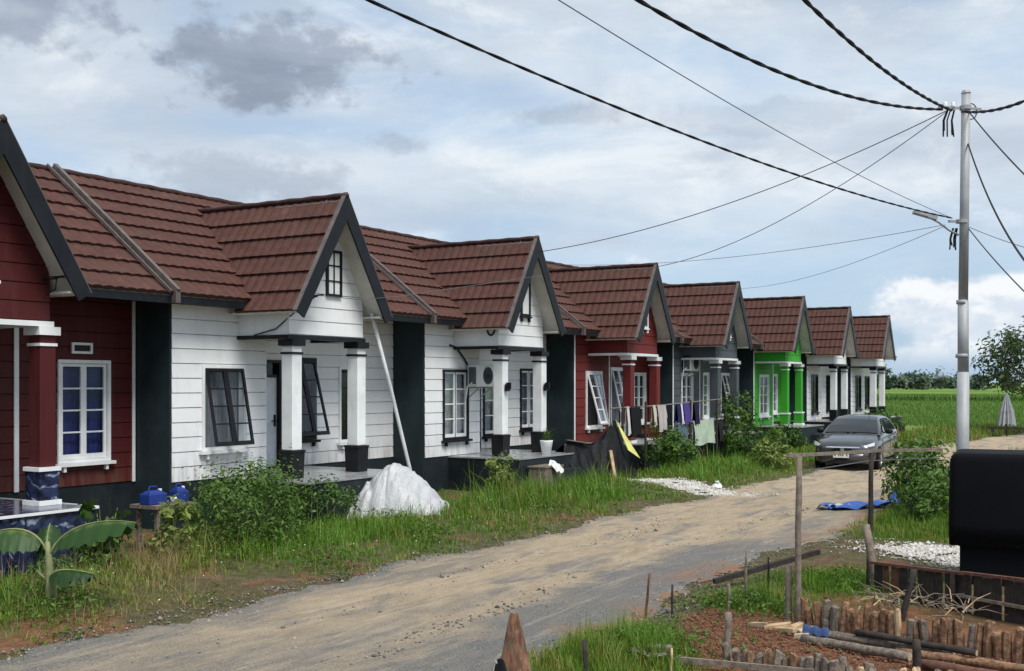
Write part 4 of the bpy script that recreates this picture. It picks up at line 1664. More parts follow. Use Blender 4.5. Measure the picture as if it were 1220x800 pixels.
for k, (h, n, s) in enumerate(((6.75, 7, .22), (4.66, 6, .16))):
    rr = random.Random(k)
    m = MB()
    for i in range(n):
        dx = -.10 - .26 * rr.random() * (1 if k == 0 else .5)
        dz = s * (.6 + .8 * rr.random())
        m.tube([at(h + .18, dx * .8), at(h, dx, .03), at(h - dz, dx + .03 * rr.uniform(-1, 1), .02)], .014, 6)
    m.build('hanging_cable_tails', P_CABLE, pole)
m = MB()
m.tube([at(6.9 + .14 * math.sin(t), .16 + .10 * math.cos(t)) for t in np.linspace(0, 6.28, 18)], .012, 6)
m.build('cable_loop', P_CABLEG, pole)


def wire(label, a, b, r, sag, mat, twist=0, ext=0.0, name='overhead_cable', n=44):
    a, b = Vector(a), Vector(b)
    m = MB()
    def pt(t):
        return a + (b - a) * t - Vector((0, 0, 4 * sag * t * (1 - t)))
    ts = [(-ext) + (1 + ext) * i / n for i in range(n + 1)]
    if not twist:
        m.tube([pt(t) for t in ts], r, 6)
    else:
        L = (b - a).length * (1 + ext)
        nn = int(L * 16)
        ts = [(-ext) + (1 + ext) * i / nn for i in range(nn + 1)]
        for s in range(2):
            P_ = []
            for i, t in enumerate(ts):
                an = i / 16 * L / (L) * twist * 6.283 + s * math.pi
                d = (b - a).normalized()
                u = d.cross(Vector((0, 0, 1))).normalized()
                w = u.cross(d)
                P_.append(pt(t) + (u * math.cos(an) + w * math.sin(an)) * r * .62)
            m.tube(P_, r, 6)
    o = m.build(name, mat, None, True)
    tag(o, label, 'cable', 'overhead cables')
    return o


top = at(6.95, -.2)
low = at(5.02, -.18)
wire('dark cable rising from mid pole to the upper left, lowest of the long ones', (-5.62, 7.12, 5.15), low, .0095, .20, P_CABLE, 1.3, .6)
wire('thin grey cable running from mid pole up past the top centre', (-4.32, 7.91, 5.15), low, .005, .12, P_CABLEG, 0, .6)
wire('thick black twisted cable sagging from the top centre to the pole head', (-5.45, 11.89, 6.5), at(6.94, -.35), .017, .32, P_CABLE, 1.1, .5)
wire('steepest thick black twisted cable coming down to the pole head from above', (-3.81, 12.87, 6.5), at(6.92, -.18), .017, .15, P_CABLE, 1.1, .5)
wire('black twisted cable leaving the pole head to the right', (-.6, 14.9, 6.2), at(6.90, .0), .017, .30, P_CABLE, 1.1, 0)
wire('service wire from the pole head to the gable of the second white house', (-12.98, 22.98, 5.17), top, .008, .35, P_CABLE)
wire('service wire from the pole head to the gable of the brick red house', (-12.98, 29.72, 5.42), top, .008, .45, P_CABLE)
wire('faint service wire from below the lamp to the brick red house roof', (-16.4, 28.0, 5.55), at(4.90, -.3), .005, .30, P_CABLEG)
wire('faint service wire from below the lamp to the slate grey house', (-12.98, 36.2, 5.25), at(4.88, -.3), .005, .25, P_CABLEG)
wire('thin guy wire slanting from the pole head to the right edge', (-1.6, 15.9, 4.5), at(6.9, .12), .011, .05, P_CABLE, 0, .5)
wire('black wire dropping from the upper shaft steeply to the right edge', (-1.3, 13.4, 3.1), at(6.35, .10), .014, .30, P_CABLE, 0, .3)
wire('dark wire slanting from the lamp height down to the right edge', (-1.5, 14.9, 2.95), at(4.83, .12), .009, .05, P_CABLE, 0, .5)
wire('faint grey wire slanting from the lamp height to the right edge', (-1.2, 16.9, 3.7), at(4.86, .12), .006, .05, P_CABLEG, 0, .5)

# service drops on the gables
m = MB()
m.bar((-13.44, 15.28, 3.62), (-13.10, 15.22, 3.62), .03, .03)
m.bar((-13.12, 15.10, 3.62), (-13.12, 15.40, 3.66), .03, .03)
m.build('wire_bracket', P_BARGE, HOBJ[1])
m = MB()
m.tube([(-13.12, 15.2, 3.62), (-13.3, 14.9, 3.35), (-13.7, 14.82, 3.05), (-14.2, 14.82, 2.95)], .012, 6)
m.build('service_wire', P_CABLE, HOBJ[1])
m = MB()
m.tube([(-13.12, 15.2, 3.64), (-12.95, 16.2, 3.62), (-12.95, 17.3, 3.74), (-12.96, 22.9, 4.6)], .006, 6)
m.build('service_wire', P_CABLEG, HOBJ[1])
m = MB()
m.bar((-13.43, 9.95, 3.52), (-13.12, 9.95, 3.52), .03, .03)
m.bar((-13.14, 9.83, 3.52), (-13.14, 10.07, 3.55), .03, .03)
m.tube([(-13.14, 9.95, 3.5), (-13.25, 10.02, 3.38), (-13.4, 9.98, 3.3)], .009, 5)
m.build('wire_bracket', P_CABLE, HOBJ[0])
m = MB()
m.tube([(XF + .06, 21.55, 2.98), (XF + .07, 21.8, 2.93), (XF + .07, 22.1, 2.70), (XF + .07, 22.35, 2.46)], .022, 6)
m.build('conduit', P_CABLE, HOBJ[2])

# ------------------------------------------------------------------ air conditioners
P_AC = paint('ac_casing', (.72, .73, .72), .45, .12, 3.0, .2)


def aircon(label, X, y, z, hoop=False):
    T = thing('air_conditioner', label, 'air conditioner', (X, y, z), 'outdoor air conditioner units')
    w, h, d = .74, .52, .27
    m = MB()
    m.box(X + .06, X + .06 + d, y - w / 2, y + w / 2, z, z + h)
    bevel(m.build('casing', P_AC, T), .015)
    m = MB()
    c = (X + .062 + d, y + .10, z + h / 2)
    for r in (.20, .15, .10, .05):
        m.tube([(c[0] + .012, c[1] + r * math.cos(t), c[2] + r * math.sin(t)) for t in np.linspace(0, 2 * math.pi, 25)], .006, 5, False)
    for k in range(6):
        t = math.pi * k / 6
        m.bar((c[0] + .012, c[1] - .2 * math.cos(t), c[2] - .2 * math.sin(t)), (c[0] + .012, c[1] + .2 * math.cos(t), c[2] + .2 * math.sin(t)), .005, .005)
    m.build('fan_grille', P_BLACK, T)
    m = MB()
    m.disc((c[0] + .001, c[1], c[2]), (1, 0, 0), .205, 24)
    m.build('fan_opening', P_CABLEG, T)
    m = MB()
    m.box(X + .10, X + .06 + d - .03, y - w / 2 - .004, y - w / 2 - .001, z + .06, z + h - .06)
    m.build('side_louvre', P_CABLEG, T)
    for s in (-1, 1):
        m = MB()
        m.bar((X + .01, y + s * .26, z - .02), (X + .36, y + s * .26, z - .02), .03, .03)
        m.bar((X + .02, y + s * .26, z - .26), (X + .30, y + s * .26, z - .04), .025, .025)
        m.build('bracket', P_STEEL, T)
    m = MB()
    m.tube([(X + .2, y - w / 2, z + .1), (X + .1, y - w / 2 - .06, z + .0), (X + .03, y - w / 2 - .05, z - .35), (X + .03, y - w / 2 - .05, z - .7)], .02, 6)
    m.build('pipe', P_AC, T)


aircon('white air conditioner unit beside the window of the second white house', XF + .02, 22.62, 2.02)
aircon('white air conditioner unit above the window of the slate grey house', XF + .02, 35.75, 2.52)

# ------------------------------------------------------------------ white leaning pipe
m = MB()
m.tube([(-13.28, 16.98, 3.42), (-13.1, 17.3, 2.1), (-12.9, 17.72, .35), (-12.82, 17.84, -.3)], .035, 10)
tag(m.build('leaning_pipe', P_TRIMGREY, None, True), 'long pale pipe leaning from the gable foot to the silver tarpaulin', 'pipe')


# ------------------------------------------------------------------ draped tarpaulins
def cloth_mat(name, rgb, rough=.45, var=.25):
    m, N = newmat(name)
    pos = N.n('ShaderNodeNewGeometry').outputs['Position']
    n1 = N.noise(pos, 3.0, 7, .65, .8)
    n2 = N.noise(pos, 14.0, 6, .65, 1.5)
    c = N.mix(N.smooth(n1, .3, .7), tuple(v * (1 - var) for v in rgb), rgb)
    c = N.mix(N.math('MULTIPLY', N.smooth(n2, .62, .78), .2), c, tuple(v * .45 for v in rgb))
    finish(N, c, rough, n2, .5, .03, spec=.15 if max(rgb) < .1 else .5)
    return m


C_SILVER = cloth_mat('silver_tarpaulin', (.50, .51, .53), .36, .2)
C_BLACKT = cloth_mat('black_tarpaulin', (.008, .009, .012), .5)
C_BLUET = cloth_mat('blue_tarpaulin', (.02, .10, .42), .4)
C_COVER = paint('black_cover', (.0035, .004, .006), .7, .25, 1.5, spec=.12, bump=.02)


def silver_heap():
    """a load under a sheet: flat-topped, creased from its two high corners, hem lying on the grass"""
    cx, cy = -12.25, 16.35
    m = MB()
    rc = random.Random(21)
    creases = [(pa, pb, [(rc.uniform(-3.1, 3.1), rc.uniform(.03, .12), rc.uniform(-.09, .07)) for _ in range(n)]) for pa, pb, n in ((-.10, -.10, 22), (.38, .02, 16), (-.5, .2, 9))]

    def fn(u, v):
        x, y = 2 * u - 1, 2 * v - 1
        # square to disc
        a, b = x * math.sqrt(1 - y * y / 2), y * math.sqrt(1 - x * x / 2)
        rho = min(1.0, math.hypot(a, b))
        t = math.atan2(b, a)
        hem = 1 + rho ** 3 * (.05 * math.sin(5 * t + 1) + .045 * math.sin(9 * t) + .03 * math.sin(17 * t + 2))
        A, B = 1.02 * a * hem, .76 * b * hem
        h = .98 * (1 - rho ** 1.75) ** .92 if rho < 1 else 0
        h *= 1 - .28 * max(0, A - .05) - .10 * max(0, -.1 - A)
        h += .03 * math.exp(-((A + .08) ** 2 / .02 + (B + .1) ** 2 / .05))
        w = min(1, rho * 2.2) * (1.08 - rho)
        for (pa, pb, cr) in creases:
            q = math.atan2(B - pb, A - pa)
            dd = math.hypot(B - pb, A - pa)
            for (q0, wd, am) in cr:
                dq = (q - q0 + math.pi) % (2 * math.pi) - math.pi
                h += am * math.exp(-(dq / wd) ** 2) * min(1, dd * 2.5) * w
        h += .012 * math.sin(47 * A + 3 * math.sin(9 * B)) * math.sin(39 * B + 2 * math.sin(11 * A)) * w + .018 * math.sin(21 * A + 9 * B) * math.sin(13 * B - 6 * A) + .012 * math.sin(37 * A - 15 * B)
        p = Vector((cx, cy, 0)) + RV * A + FV * B
        return (p.x, p.y, gz(p.x, p.y) - .03 + max(h, 0) + .02 * math.sin(11 * t) * rho ** 4)
    m.grid(130, 110, fn)
    tag(m.build('silver_tarpaulin', C_SILVER, None, True), 'crumpled silver white tarpaulin draped over a heap before the nearest white house', 'tarpaulin')


silver_heap()


def black_tent():
    T = thing('black_tarpaulin_shelter', 'black tarpaulin slung over poles with a yellow edge before the brick red house', 'tarpaulin', (-12.6, 25.1, -.1))
    a = Vector((-12.95, 24.0, -.26))
    b = Vector((-12.15, 26.0, -.26))
    d = (b - a)
    dn = d.normalized()
    s = Vector((dn.y, -dn.x, 0))
    m = MB()

    def topz(u):
        pts = [(0, .92), (.12, 1.0), (.35, .86), (.55, .98), (.76, 1.46), (.84, 1.2), (1.0, .35)]
        for (p, q), (r, w) in zip(pts, pts[1:]):
            if p <= u <= r:
                k = (u - p) / (r - p)
                k = k * k * (3 - 2 * k)
                return q + (w - q) * k
        return .2

    def fn(u, v):
        z = topz(u)
        f = .06 * math.sin(u * 26) + .03 * math.sin(u * 57 + 1)
        out = v * .45 + f * v
        return tuple(a + d * u + s * out + Vector((0, 0, z * (1 - v) ** .9 + .02 * math.sin(u * 40 + v * 9) - .03)))
    m.grid(60, 14, fn)
    m.grid(60, 8, lambda u, v: tuple(a + d * u - s * (v * .7) + Vector((0, 0, topz(u) * (1 - .5 * v) - .02 + .02 * math.sin(u * 33 + 4 * v)))))
    m.build('sheet', C_BLACKT, T, True)
    m = MB()
    p0 = a + d * .745 + s * .06 + Vector((0, 0, 1.46))
    p1 = a + d * .94 + s * .50 + Vector((0, 0, .50))
    p2 = a + d * .76 + s * .48 + Vector((0, 0, .72))
    off = s * .03
    m.add([p0 + off, p1 + off, p2 + off, p0, p1, p2], [(0, 1, 2), (5, 4, 3), (0, 3, 4, 1), (1, 4, 5, 2), (2, 5, 3, 0)])
    m.build('yellow_edge', paint('yellow_cloth', (.55, .55, .16), .7, .2), T)
    m = MB()
    m.bar(a + d * .52 + s * .62 + Vector((0, 0, -.03)), a + d * .56 + s * .34 + Vector((0, 0, .72)), .09, .03, up=tuple(s))
    m.build('prop_board', P_WOODL, T)
    for u in (.02, .72):
        m = MB()
        m.tube([a + d * u + Vector((0, 0, -.1)), a + d * u + Vector((0, 0, topz(u) - .03))], .025, 7)
        m.build('post', P_WOODG, T)
    m = MB()
    m.bar(a + d * .03 + s * .06 + Vector((0, 0, 1.0)), a + d * .34 + s * .1 + Vector((0, 0, .90)), .10, .025)
    m.build('batten', P_WOODG, T)


black_tent()

# ------------------------------------------------------------------ table with water jugs
tb = thing('low_table', 'low rough table with jugs beside the dark wall of the red house', 'table', (-13.1, 11.75, 0))
m = MB()
m.box(-13.4, -12.85, 11.4, 12.15, .27, .32)
m.build('top', P_ASH, tb)
for (x, y) in ((-13.32, 11.5), (-12.93, 11.5), (-13.32, 12.05), (-12.93, 12.05)):
    m = MB()
    m.box(x - .03, x + .03, y - .03, y + .03, -.55, .27)
    m.build('leg', P_ASH, tb)
C_JUG = paint('blue_plastic', (.015, .04, .24), .4, .2, 3)
C_JUG2 = paint('teal_plastic', (.05, .22, .30), .4, .2, 3)


def jug(label, x, y, mat, w, d, h):
    T = thing('jerry_can', label, 'jerry can', (x, y, .323), 'plastic containers on the low table')
    m = MB()
    m.box(x - d, x + d, y - w, y + w, .323, .323 + h)
    m.hexa([(x - d * .9, y - w * .9, .324 + h), (x + d * .9, y - w * .9, .324 + h), (x + d * .9, y + w * .9, .324 + h), (x - d * .9, y + w * .9, .324 + h),
            (x - d * .4, y - w * .5, .37 + h), (x + d * .4, y - w * .5, .37 + h), (x + d * .4, y + w * .5, .37 + h), (x - d * .4, y + w * .5, .37 + h)])
    bevel(m.build('body', mat, T), .015)
    m = MB()
    m.tube([(x, y - w * .55, .36 + h), (x, y - w * .45, .42 + h), (x, y + w * .3, .42 + h), (x, y + w * .4, .36 + h)], .014, 7)
    m.build('handle', mat, T)
    m = MB()
    m.lathe((x, y + w * .72, .33 + h), (0, 0, 1), [(.028, 0), (.028, .05), (0, .055)], 12)
    m.build('cap', P_WHITE, T)


jug('wide blue jerry can on the left of the low table', -13.1, 11.58, C_JUG, .17, .11, .16)
jug('smaller blue jerry can on the right of the low table', -13.05, 12.02, C_JUG, .11, .10, .17)
m = MB()
m.lathe((-12.95, 11.83, .322), (0, 0, 1), [(0, 0), (.04, 0), (.045, .09), (.0, .092)], 14)
tag(m.build('cup', P_WHITE, None, True), 'small white cup between the two blue jerry cans', 'cup')

# ------------------------------------------------------------------ odds on the porch of the second white house
bl = thing('concrete_block', 'grey concrete box at the porch edge of the second white house', 'block', (-12.45, 22.2, 0))
m = MB()
m.box(-12.68, -12.25, 21.85, 22.65, -.6, .22)
bevel(m.build('body', P_ASH, bl), .02)
m = MB()
m.box(-12.70, -12.23, 21.83, 22.67, .222, .255)
m.build('lid', P_ASH, bl)
cw = paint('white_rag', (.72, .72, .72), .8, .2, 5)
m = MB()
m.grid(18, 14, lambda u, v: (-12.32 + .22 * v + .02 * math.sin(u * 14), 22.1 + .30 * u + .02 * math.sin(v * 9), .265 + .10 * math.sin(u * 3.1) * (1 - v) + (-.30 * max(0, v - .5) + .03 * math.sin(u * 20))))
tag(m.build('white_cloth', cw, None, True), 'white cloth hanging over the grey concrete box', 'cloth')
pt = thing('potted_plant', 'spiky plant in a white pot on the porch floor', 'potted plant', (-12.98, 23.2, .434))
m = MB()
m.lathe((-12.98, 23.2, .434), (0, 0, 1), [(0, 0), (.10, 0), (.15, .30), (.155, .33), (.13, .33), (.12, .28), (0, .28)], 18)
m.build('pot', P_WHITE, pt, True)
pp = np.tile(np.array([[-12.98, 23.2, .70]]), (34, 1)) + NPR.normal(0, .03, (34, 3))
blades('foliage', pp, NPR.uniform(.2, .42, 34), .035, NPR.uniform(.2, .9, 34), L_BUSH, pt, lean=.6)
for k, (x, y) in enumerate(((-13.40, 22.13), (-13.40, 23.93))):
    pass
for k, sg in enumerate((-1, 1)):
    yc = 22.8 + .2 + sg * .9
    m = MB()
    m.box(XP - .11 + .151, XP + .10, yc - .07, yc + .07, 1.92, 2.08)
    m.box(XP - .11 + .151, XP + .16, yc - .02, yc + .02, 1.97, 2.12)
    m.build('wall_lamp', P_BLACK, HOBJ[2])

# ------------------------------------------------------------------ clothesline
cl = thing('clothesline', 'clothesline of thin posts and a rail before the red and grey houses', 'clothesline', (-12.3, 29, 0))
CLX = -12.3
for y in (25.9, 27.3, 30.4, 32.5):
    m = MB()
    m.tube([(CLX, y, gz(CLX, y) - .1), (CLX + .01, y, 1.62)], .035, 8)
    m.build('post', P_WOODD, cl)
m = MB()
m.tube([(CLX, 25.2, 1.48), (CLX, 28, 1.50), (CLX, 32.9, 1.62)], .018, 6)
m.build('rail', P_WOODG, cl)
m = MB()
m.tube([(CLX, 30.4, .98), (CLX, 32.5, 1.0)], .012, 6)
m.build('lower_line', P_CABLEG, cl)


def garment(label, y0, y1, zt, zb, mat, cat='clothes', sleeves=False, thick=.05):
    m = MB()
    n = 22

    def fn(u, v):
        q = u * 2
        front = 1 if q <= 1 else -1
        t = q if q <= 1 else 2 - q
        x = CLX + front * (thick * (.3 + v)) + .02 * math.sin(t * 13 + v * 3) * v
        shrink = .06 * math.sin(v * 3.1)
        return (x, y0 + (y1 - y0) * (t * (1 - shrink) + shrink / 2), zt + .02 - (zt - zb) * v * (1 + .04 * math.sin(t * 7)))
    m.grid(2 * n + 1, 12, fn)
    if sleeves:
        for yy, s in ((y0, -1), (y1, 1)):
            m.grid(5, 6, lambda u, v: (CLX + .04 * (u - .5), yy + s * (.02 + .10 * v) , zt - .02 - .25 * u - .10 * v))
    tag(m.build('laundry', mat, None, True), label, cat, 'laundry on the clothesline')


def fab(name, rgb):
    return cloth_mat(name, rgb, .85)


garment('black long shirt hanging on the clothesline before the red house', 26.35, 26.95, 1.49, .72, fab('black_cloth', (.012, .012, .015)))
garment('narrow white towel next to the black shirt', 26.12, 26.27, 1.49, .78, fab('white_cloth', (.62, .62, .62)))
garment('cream towel on the line left of the pale shirt', 27.75, 27.92, 1.50, .95, fab('cream_cloth', (.58, .52, .42)))
garment('pale pinkish grey shirt hanging mid line', 28.05, 28.62, 1.50, .80, fab('pale_cloth', (.50, .45, .44)), sleeves=True)
garment('navy shirt with white edge hanging left of the purple one', 29.35, 29.60, 1.52, 1.0, fab('navy_cloth', (.02, .025, .09)))
garment('white strip of cloth between navy and purple shirts', 29.66, 29.78, 1.52, .95, fab('white_cloth2', (.68, .66, .68)))
garment('purple blue shirt hanging on the clothesline', 29.84, 30.30, 1.53, .95, fab('purple_cloth', (.06, .03, .24)), sleeves=True)
garment('dark shirt at the right of the purple shirt', 30.65, 31.0, 1.54, .92, fab('dark_cloth', (.02, .015, .05)))
garment('faded blue jeans hanging low under the purple shirt', 29.45, 30.15, .93, .22, fab('denim', (.10, .15, .21)))
garment('pale green patterned blanket over the lower line', 30.6, 32.25, 1.0, .30, fab('green_blanket', (.46, .56, .44)), 'blanket')
garment('small dark cloth right of the green blanket', 32.6, 32.9, .95, .35, fab('dark_cloth2', (.02, .02, .025)))

# ------------------------------------------------------------------ parked car
def car():
    M_CAR, N = newmat('grey_metallic_paint')
    pos = N.n('ShaderNodeNewGeometry').outputs['Position']
    n1 = N.noise(pos, 2.5, 6, .6)
    c = N.mix(N.smooth(n1, .35, .7), (.068, .070, .074), (.092, .094, .098))
    finish(N, c, N.smooth(n1, .3, .7, .22, .34), None, metal=.65, extra={'Coat Weight': .8, 'Coat Roughness': .06})
    M_CG, N = newmat('car_glass')
    finish(N, (.012, .014, .016), .05, spec=.8)
    M_BLK = paint('black_plastic', (.012, .012, .013), .5, .2)
    M_TYRE = paint('tyre_rubber', (.016, .015, .015), .85, .3)
    M_RIM = paint('alloy_rim', (.42, .43, .45), .3, .15, metal=.8)
    M_CHR = paint('chrome', (.75, .76, .78), .12, .05, metal=1.0)
    M_LAMP, N = newmat('headlamp_lens')
    finish(N, (.62, .65, .68), .08, spec=.8)
    M_PLATE = paint('plate_white', (.72, .72, .70), .5, .08)
    M_RED_ = paint('tail_lamp', (.30, .01, .01), .2, .1)
    # car frame: s runs rearwards from the nose, w to its left (image right), z up
    O = Vector((-8.28, 31.55, gz(-8.28, 33.5) + .02))
    yaw = R(3)
    es = Vector((math.sin(-yaw), math.cos(yaw), 0))
    ew = Vector((math.cos(yaw), math.sin(yaw), 0))
    T = thing('parked_car', 'dark grey hatchback parked on the lane facing the viewer', 'car', tuple(O + es * 2.2))

    def P(s, w, z):
        return O + es * s + ew * w + Vector((0, 0, z))
    HW = .86
    # lower body sections: (s, half width factor, z bottom, z shoulder, z top)
    sec = [(.00, .60, .30, .52, .60), (.03, .72, .24, .58, .68), (.10, .84, .20, .64, .74), (.25, .93, .18, .70, .80), (.55, .985, .17, .76, .87),
           (1.0, 1.0, .17, .82, .95), (1.35, 1.0, .17, .86, 1.0), (2.0, 1.0, .17, .90, 1.0), (2.8, 1.0, .17, .93, 1.02), (3.5, 1.0, .18, .96, 1.05),
           (4.0, .97, .22, .98, 1.06), (4.25, .90, .28, .96, 1.02), (4.36, .80, .36, .88, .95)]
    V, F = [], []
    prof = []
    for (s, k, zb, zs, zt) in sec:
        w = HW * k
        p = [(0, zb), (w * .80, zb), (w * .96, zb + .06), (w, zb + .20), (w * .995, (zb + zs) / 2 + .06), (w * .985, zs - .05), (w * .95, zs + .01), (w * .84, zt - .015), (w * .5, zt + .012), (0, zt + .02)]
        full = [(-a, b) for a, b in p[::-1][:-1]] + p
        full = [(-a, b) for a, b in p][::-1][:-1] + p if False else [(-a, b) for (a, b) in p[-2:0:-1]] + p
        prof.append([P(s, a, b) for a, b in full])
    n = len(prof[0])
    for r in prof:
        V += r
    for i in range(len(prof) - 1):
        for j in range(n - 1):
            a = i * n + j
            F.append((a, a + 1, a + n + 1, a + n))
        a = i * n
        F.append((a + n - 1, a, a + n, a + 2 * n - 1))
    F.append(tuple(range(n))[::-1])
    F.append(tuple((len(prof) - 1) * n + j for j in range(n)))
    m = MB()
    m.add(V, F)
    body = m.build('body', M_CAR, T, True)
    # cabin: pillars and roof
    cab = [(1.12, .80, .96, .965), (1.45, .79, .98, 1.18), (1.85, .77, 1.0, 1.37), (2.25, .74, 1.0, 1.455), (2.8, .74, 1.02, 1.475), (3.4, .73, 1.03, 1.44), (3.85, .72, 1.04, 1.33), (4.15, .72, 1.03, 1.16), (4.28, .72, 1.0, 1.04)]
    V, F = [], []
    cp = []
    for (s, k, z0, z1) in cab:
        wb, wt = .80 * k / .8, .80 * k / .8 - .17 * min(1, (z1 - z0) / .45)
        h = z1 - z0
        p = [(wb, z0 - .03), (wb - (wb - wt) * .5, z0 + h * .55), (wt + .01, z0 + h * .90), (wt * .90, z1 - .012), (wt * .5, z1 + .008), (0, z1 + .014)]
        full = [(-a, b) for a, b in p[:-1]] + p[::-1]
        full = [(-a, b) for (a, b) in p[:-1]] + [p[-1]] + p[:-1][::-1]
        cp.append((s, [P(s, a, b) for a, b in full]))
    n = len(cp[0][1])
    for s, r in cp:
        V += r
    for i in range(len(cp) - 1):
        for j in range(n - 1):
            a = i * n + j
            F.append((a, a + n, a + n + 1, a + 1))
    m = MB()
    m.add(V, F)
    m.build('roof', M_CAR, T, True)

    def cabpt(s, w_f, h_f, off=.012):
        """point on the cabin skin: w_f -1..1 across, h_f 0..1 up its side"""
        for (c0, c1) in zip(cab, cab[1:]):
            if c0[0] <= s <= c1[0]:
                t = (s - c0[0]) / (c1[0] - c0[0])
                k, z0, z1 = (c0[q] + (c1[q] - c0[q]) * t for q in (1, 2, 3))
                return k, z0, z1
    # windscreen
    m = MB()

    def ws(u, v):
        s = 1.18 + (2.17 - 1.18) * v
        k, z0, z1 = cabpt(s, 0, 0)
        wt = k - .17 * min(1, (z1 - z0) / .45)
        w = (wt - .035) * (2 * u - 1)
        return P(s - .012, w, z1 + .022 - .020 * abs(2 * u - 1) ** 3)
    m.grid(13, 13, ws)
    m.build('windscreen', M_CG, T, True)
    # side windows
    for sg in (-1, 1):
        for (s0, s1, s0t, s1t) in ((1.55, 2.55, 2.02, 2.58), (2.63, 3.55, 2.65, 3.42), (3.62, 4.0, 3.5, 3.72)):
            m = MB()

            def sw(u, v):
                s = (s0 + (s1 - s0) * u) * (1 - v) + (s0t + (s1t - s0t) * u) * v
                k, z0, z1 = cabpt(min(max(s, 1.13), 4.27), 0, 0)
                kk, zz0, zz1 = k, 1.01, max(z1 - .07, 1.03)
                z = zz0 + (min(zz1, 1.40) - zz0) * v
                h = z1 - z0
                wt = k - .17 * min(1, h / .45)
                f = (z - z0) / max(h, .05)
                w = k - (k - wt) * (f / .55 * .5 if f < .55 else .5 + (f - .55) / .35 * .45)
                return P(s, sg * (w + .012), z)
            m.grid(7, 6, sw)
            m.build('side_window', M_CG, T, True)
    # front: grille, lamps, intake, plate
    def front_x(w):
        return .30 * (abs(w) / HW) ** 2.6
    def strip(w0, w1, zl0, zl1, zr0, zr1, off, n=12):
        m = MB()
        for (o) in (0,):
            m.grid(n, 2, lambda u, v: P(front_x(w0 + (w1 - w0) * u) * 1.0 - off - .0 + (.03 if v else 0), w0 + (w1 - w0) * u, (zl0 + (zr0 - zl0) * u) * (1 - v) + (zl1 + (zr1 - zl1) * u) * v))
        # give it thickness rearwards
        m.grid(n, 2, lambda u, v: P(front_x(w0 + (w1 - w0) * u) - off + .03 + .08 * v, w0 + (w1 - w0) * u, (zl1 + (zr1 - zl1) * u)))
        m.grid(n, 2, lambda u, v: P(front_x(w0 + (w1 - w0) * u) - off + .10 * v, w0 + (w1 - w0) * u, (zl0 + (zr0 - zl0) * u)))
        return m
    strip(-.56, .56, .50, .63, .50, .63, .035).build('grille', M_BLK, T)
    strip(-.55, .55, .632, .665, .632, .665, .05).build('chrome_bar', M_CHR, T)
    for sg in (-1, 1):
        strip(sg * .50, sg * .82, .60, .67, .70, .79, .045).build('headlight', M_LAMP, T)
        strip(sg * .56, sg * .78, .30, .345, .40, .44, .03).build('fog_trim', M_CHR, T)
    strip(-.60, .60, .20, .36, .20, .36, .03).build('intake', M_BLK, T)
    m = MB()
    c = P(-.045, -.03, .43)
    m.obox(c, ew * .215, Vector((0, 0, .07)), es * .008)
    pl = m.build('number_plate', M_PLATE, T)
    m = MB()
    for k in range(7):
        if k in (1, 5):
            continue
        m.obox(P(-.055, -.03 - .16 + .053 * k, .435), ew * .013, Vector((0, 0, .03)), es * .003)
    m.build('plate_marks', M_BLK, pl)
    m = MB()
    m.obox(P(.02, .0, .585), ew * .05, Vector((0, 0, .035)), es * .05)
    m.build('badge', M_CHR, T)
    # bonnet crease and wipers
    for sg in (-1, 1):
        m = MB()
        m.bar(P(1.14, sg * .05, 1.0), P(1.30, sg * .52, 1.075), .02, .012)
        m.build('wiper', M_BLK, T)
    # mirrors
    for sg in (-1, 1):
        m = MB()
        m.lathe(tuple(P(1.62, sg * .98, 1.05)), tuple(ew * sg), [(0, -.12), (.07, -.10), (.085, 0), (.07, .07), (0, .10)], 12)
        m.bar(P(1.66, sg * .80, 1.0), P(1.64, sg * .90, 1.03), .06, .03)
        m.build('mirror', M_BLK, T, True)
    # wheels with dark arches
    for s in (.82, 3.46):
        for sg in (-1, 1):
            m = MB()
            m.disc(P(s, sg * (HW + .004), .31), tuple(ew * sg), .36, 28)
            m.disc(P(s, sg * (HW + .004) - sg * .0, .20), tuple(ew * sg), .30, 28) if False else None
            m.build('wheel_arch', M_BLK, T)
            m = MB()
            c = P(s, sg * (HW - .08), .305)
            m.lathe(tuple(c), tuple(ew * sg), [(.18, -.10), (.285, -.10), (.31, -.06), (.31, .06), (.29, .10), (.20, .105), (.19, .08)], 28)
            wl = m.build('wheel', M_TYRE, T, True)
            m = MB()
            m.lathe(tuple(c), tuple(ew * sg), [(.205, .06), (.205, .10), (.19, .10), (.18, .075), (.05, .085), (.0, .09)], 24)
            for k in range(5):
                a = 2 * math.pi * k / 5
                dv = es * math.cos(a) + Vector((0, 0, math.sin(a)))
                m.bar(c + ew * sg * .10, c + ew * sg * .10 + dv * .19, .045, .02, up=tuple(ew * sg))
            m.build('rim', M_RIM, wl)
    for sg in (-1, 1):
        m = MB()
        for s in (1.30, 2.55):
            m.bar(P(s + .0, sg * (HW + .003), .30), P(s + .02, sg * (HW - .01), .90), .008, .008)
        m.build('door_seam', M_BLK, T)
        m = MB()
        m.bar(P(.9, sg * (HW + .0), .20), P(3.4, sg * (HW + .0), .20), .03, .08)
        m.build('sill_trim', M_BLK, T)
        for s in (2.28, 3.2):
            m = MB()
            m.bar(P(s, sg * (HW + .012), .84), P(s + .2, sg * (HW + .012), .85), .02, .025)
            m.build('door_handle', M_CAR, T)
        m = MB()
        m.obox(P(4.22, sg * .72, .90), es * .06, ew * .09, Vector((0, 0, .09)))
        m.build('tail_light', M_RED_, T)
    m = MB()
    m.tube([P(2.25, .3, 1.45), P(2.15, .31, 1.80)], .006, 5)
    m.build('antenna', M_BLK, T)


car()

# ------------------------------------------------------------------ garden corner on the right


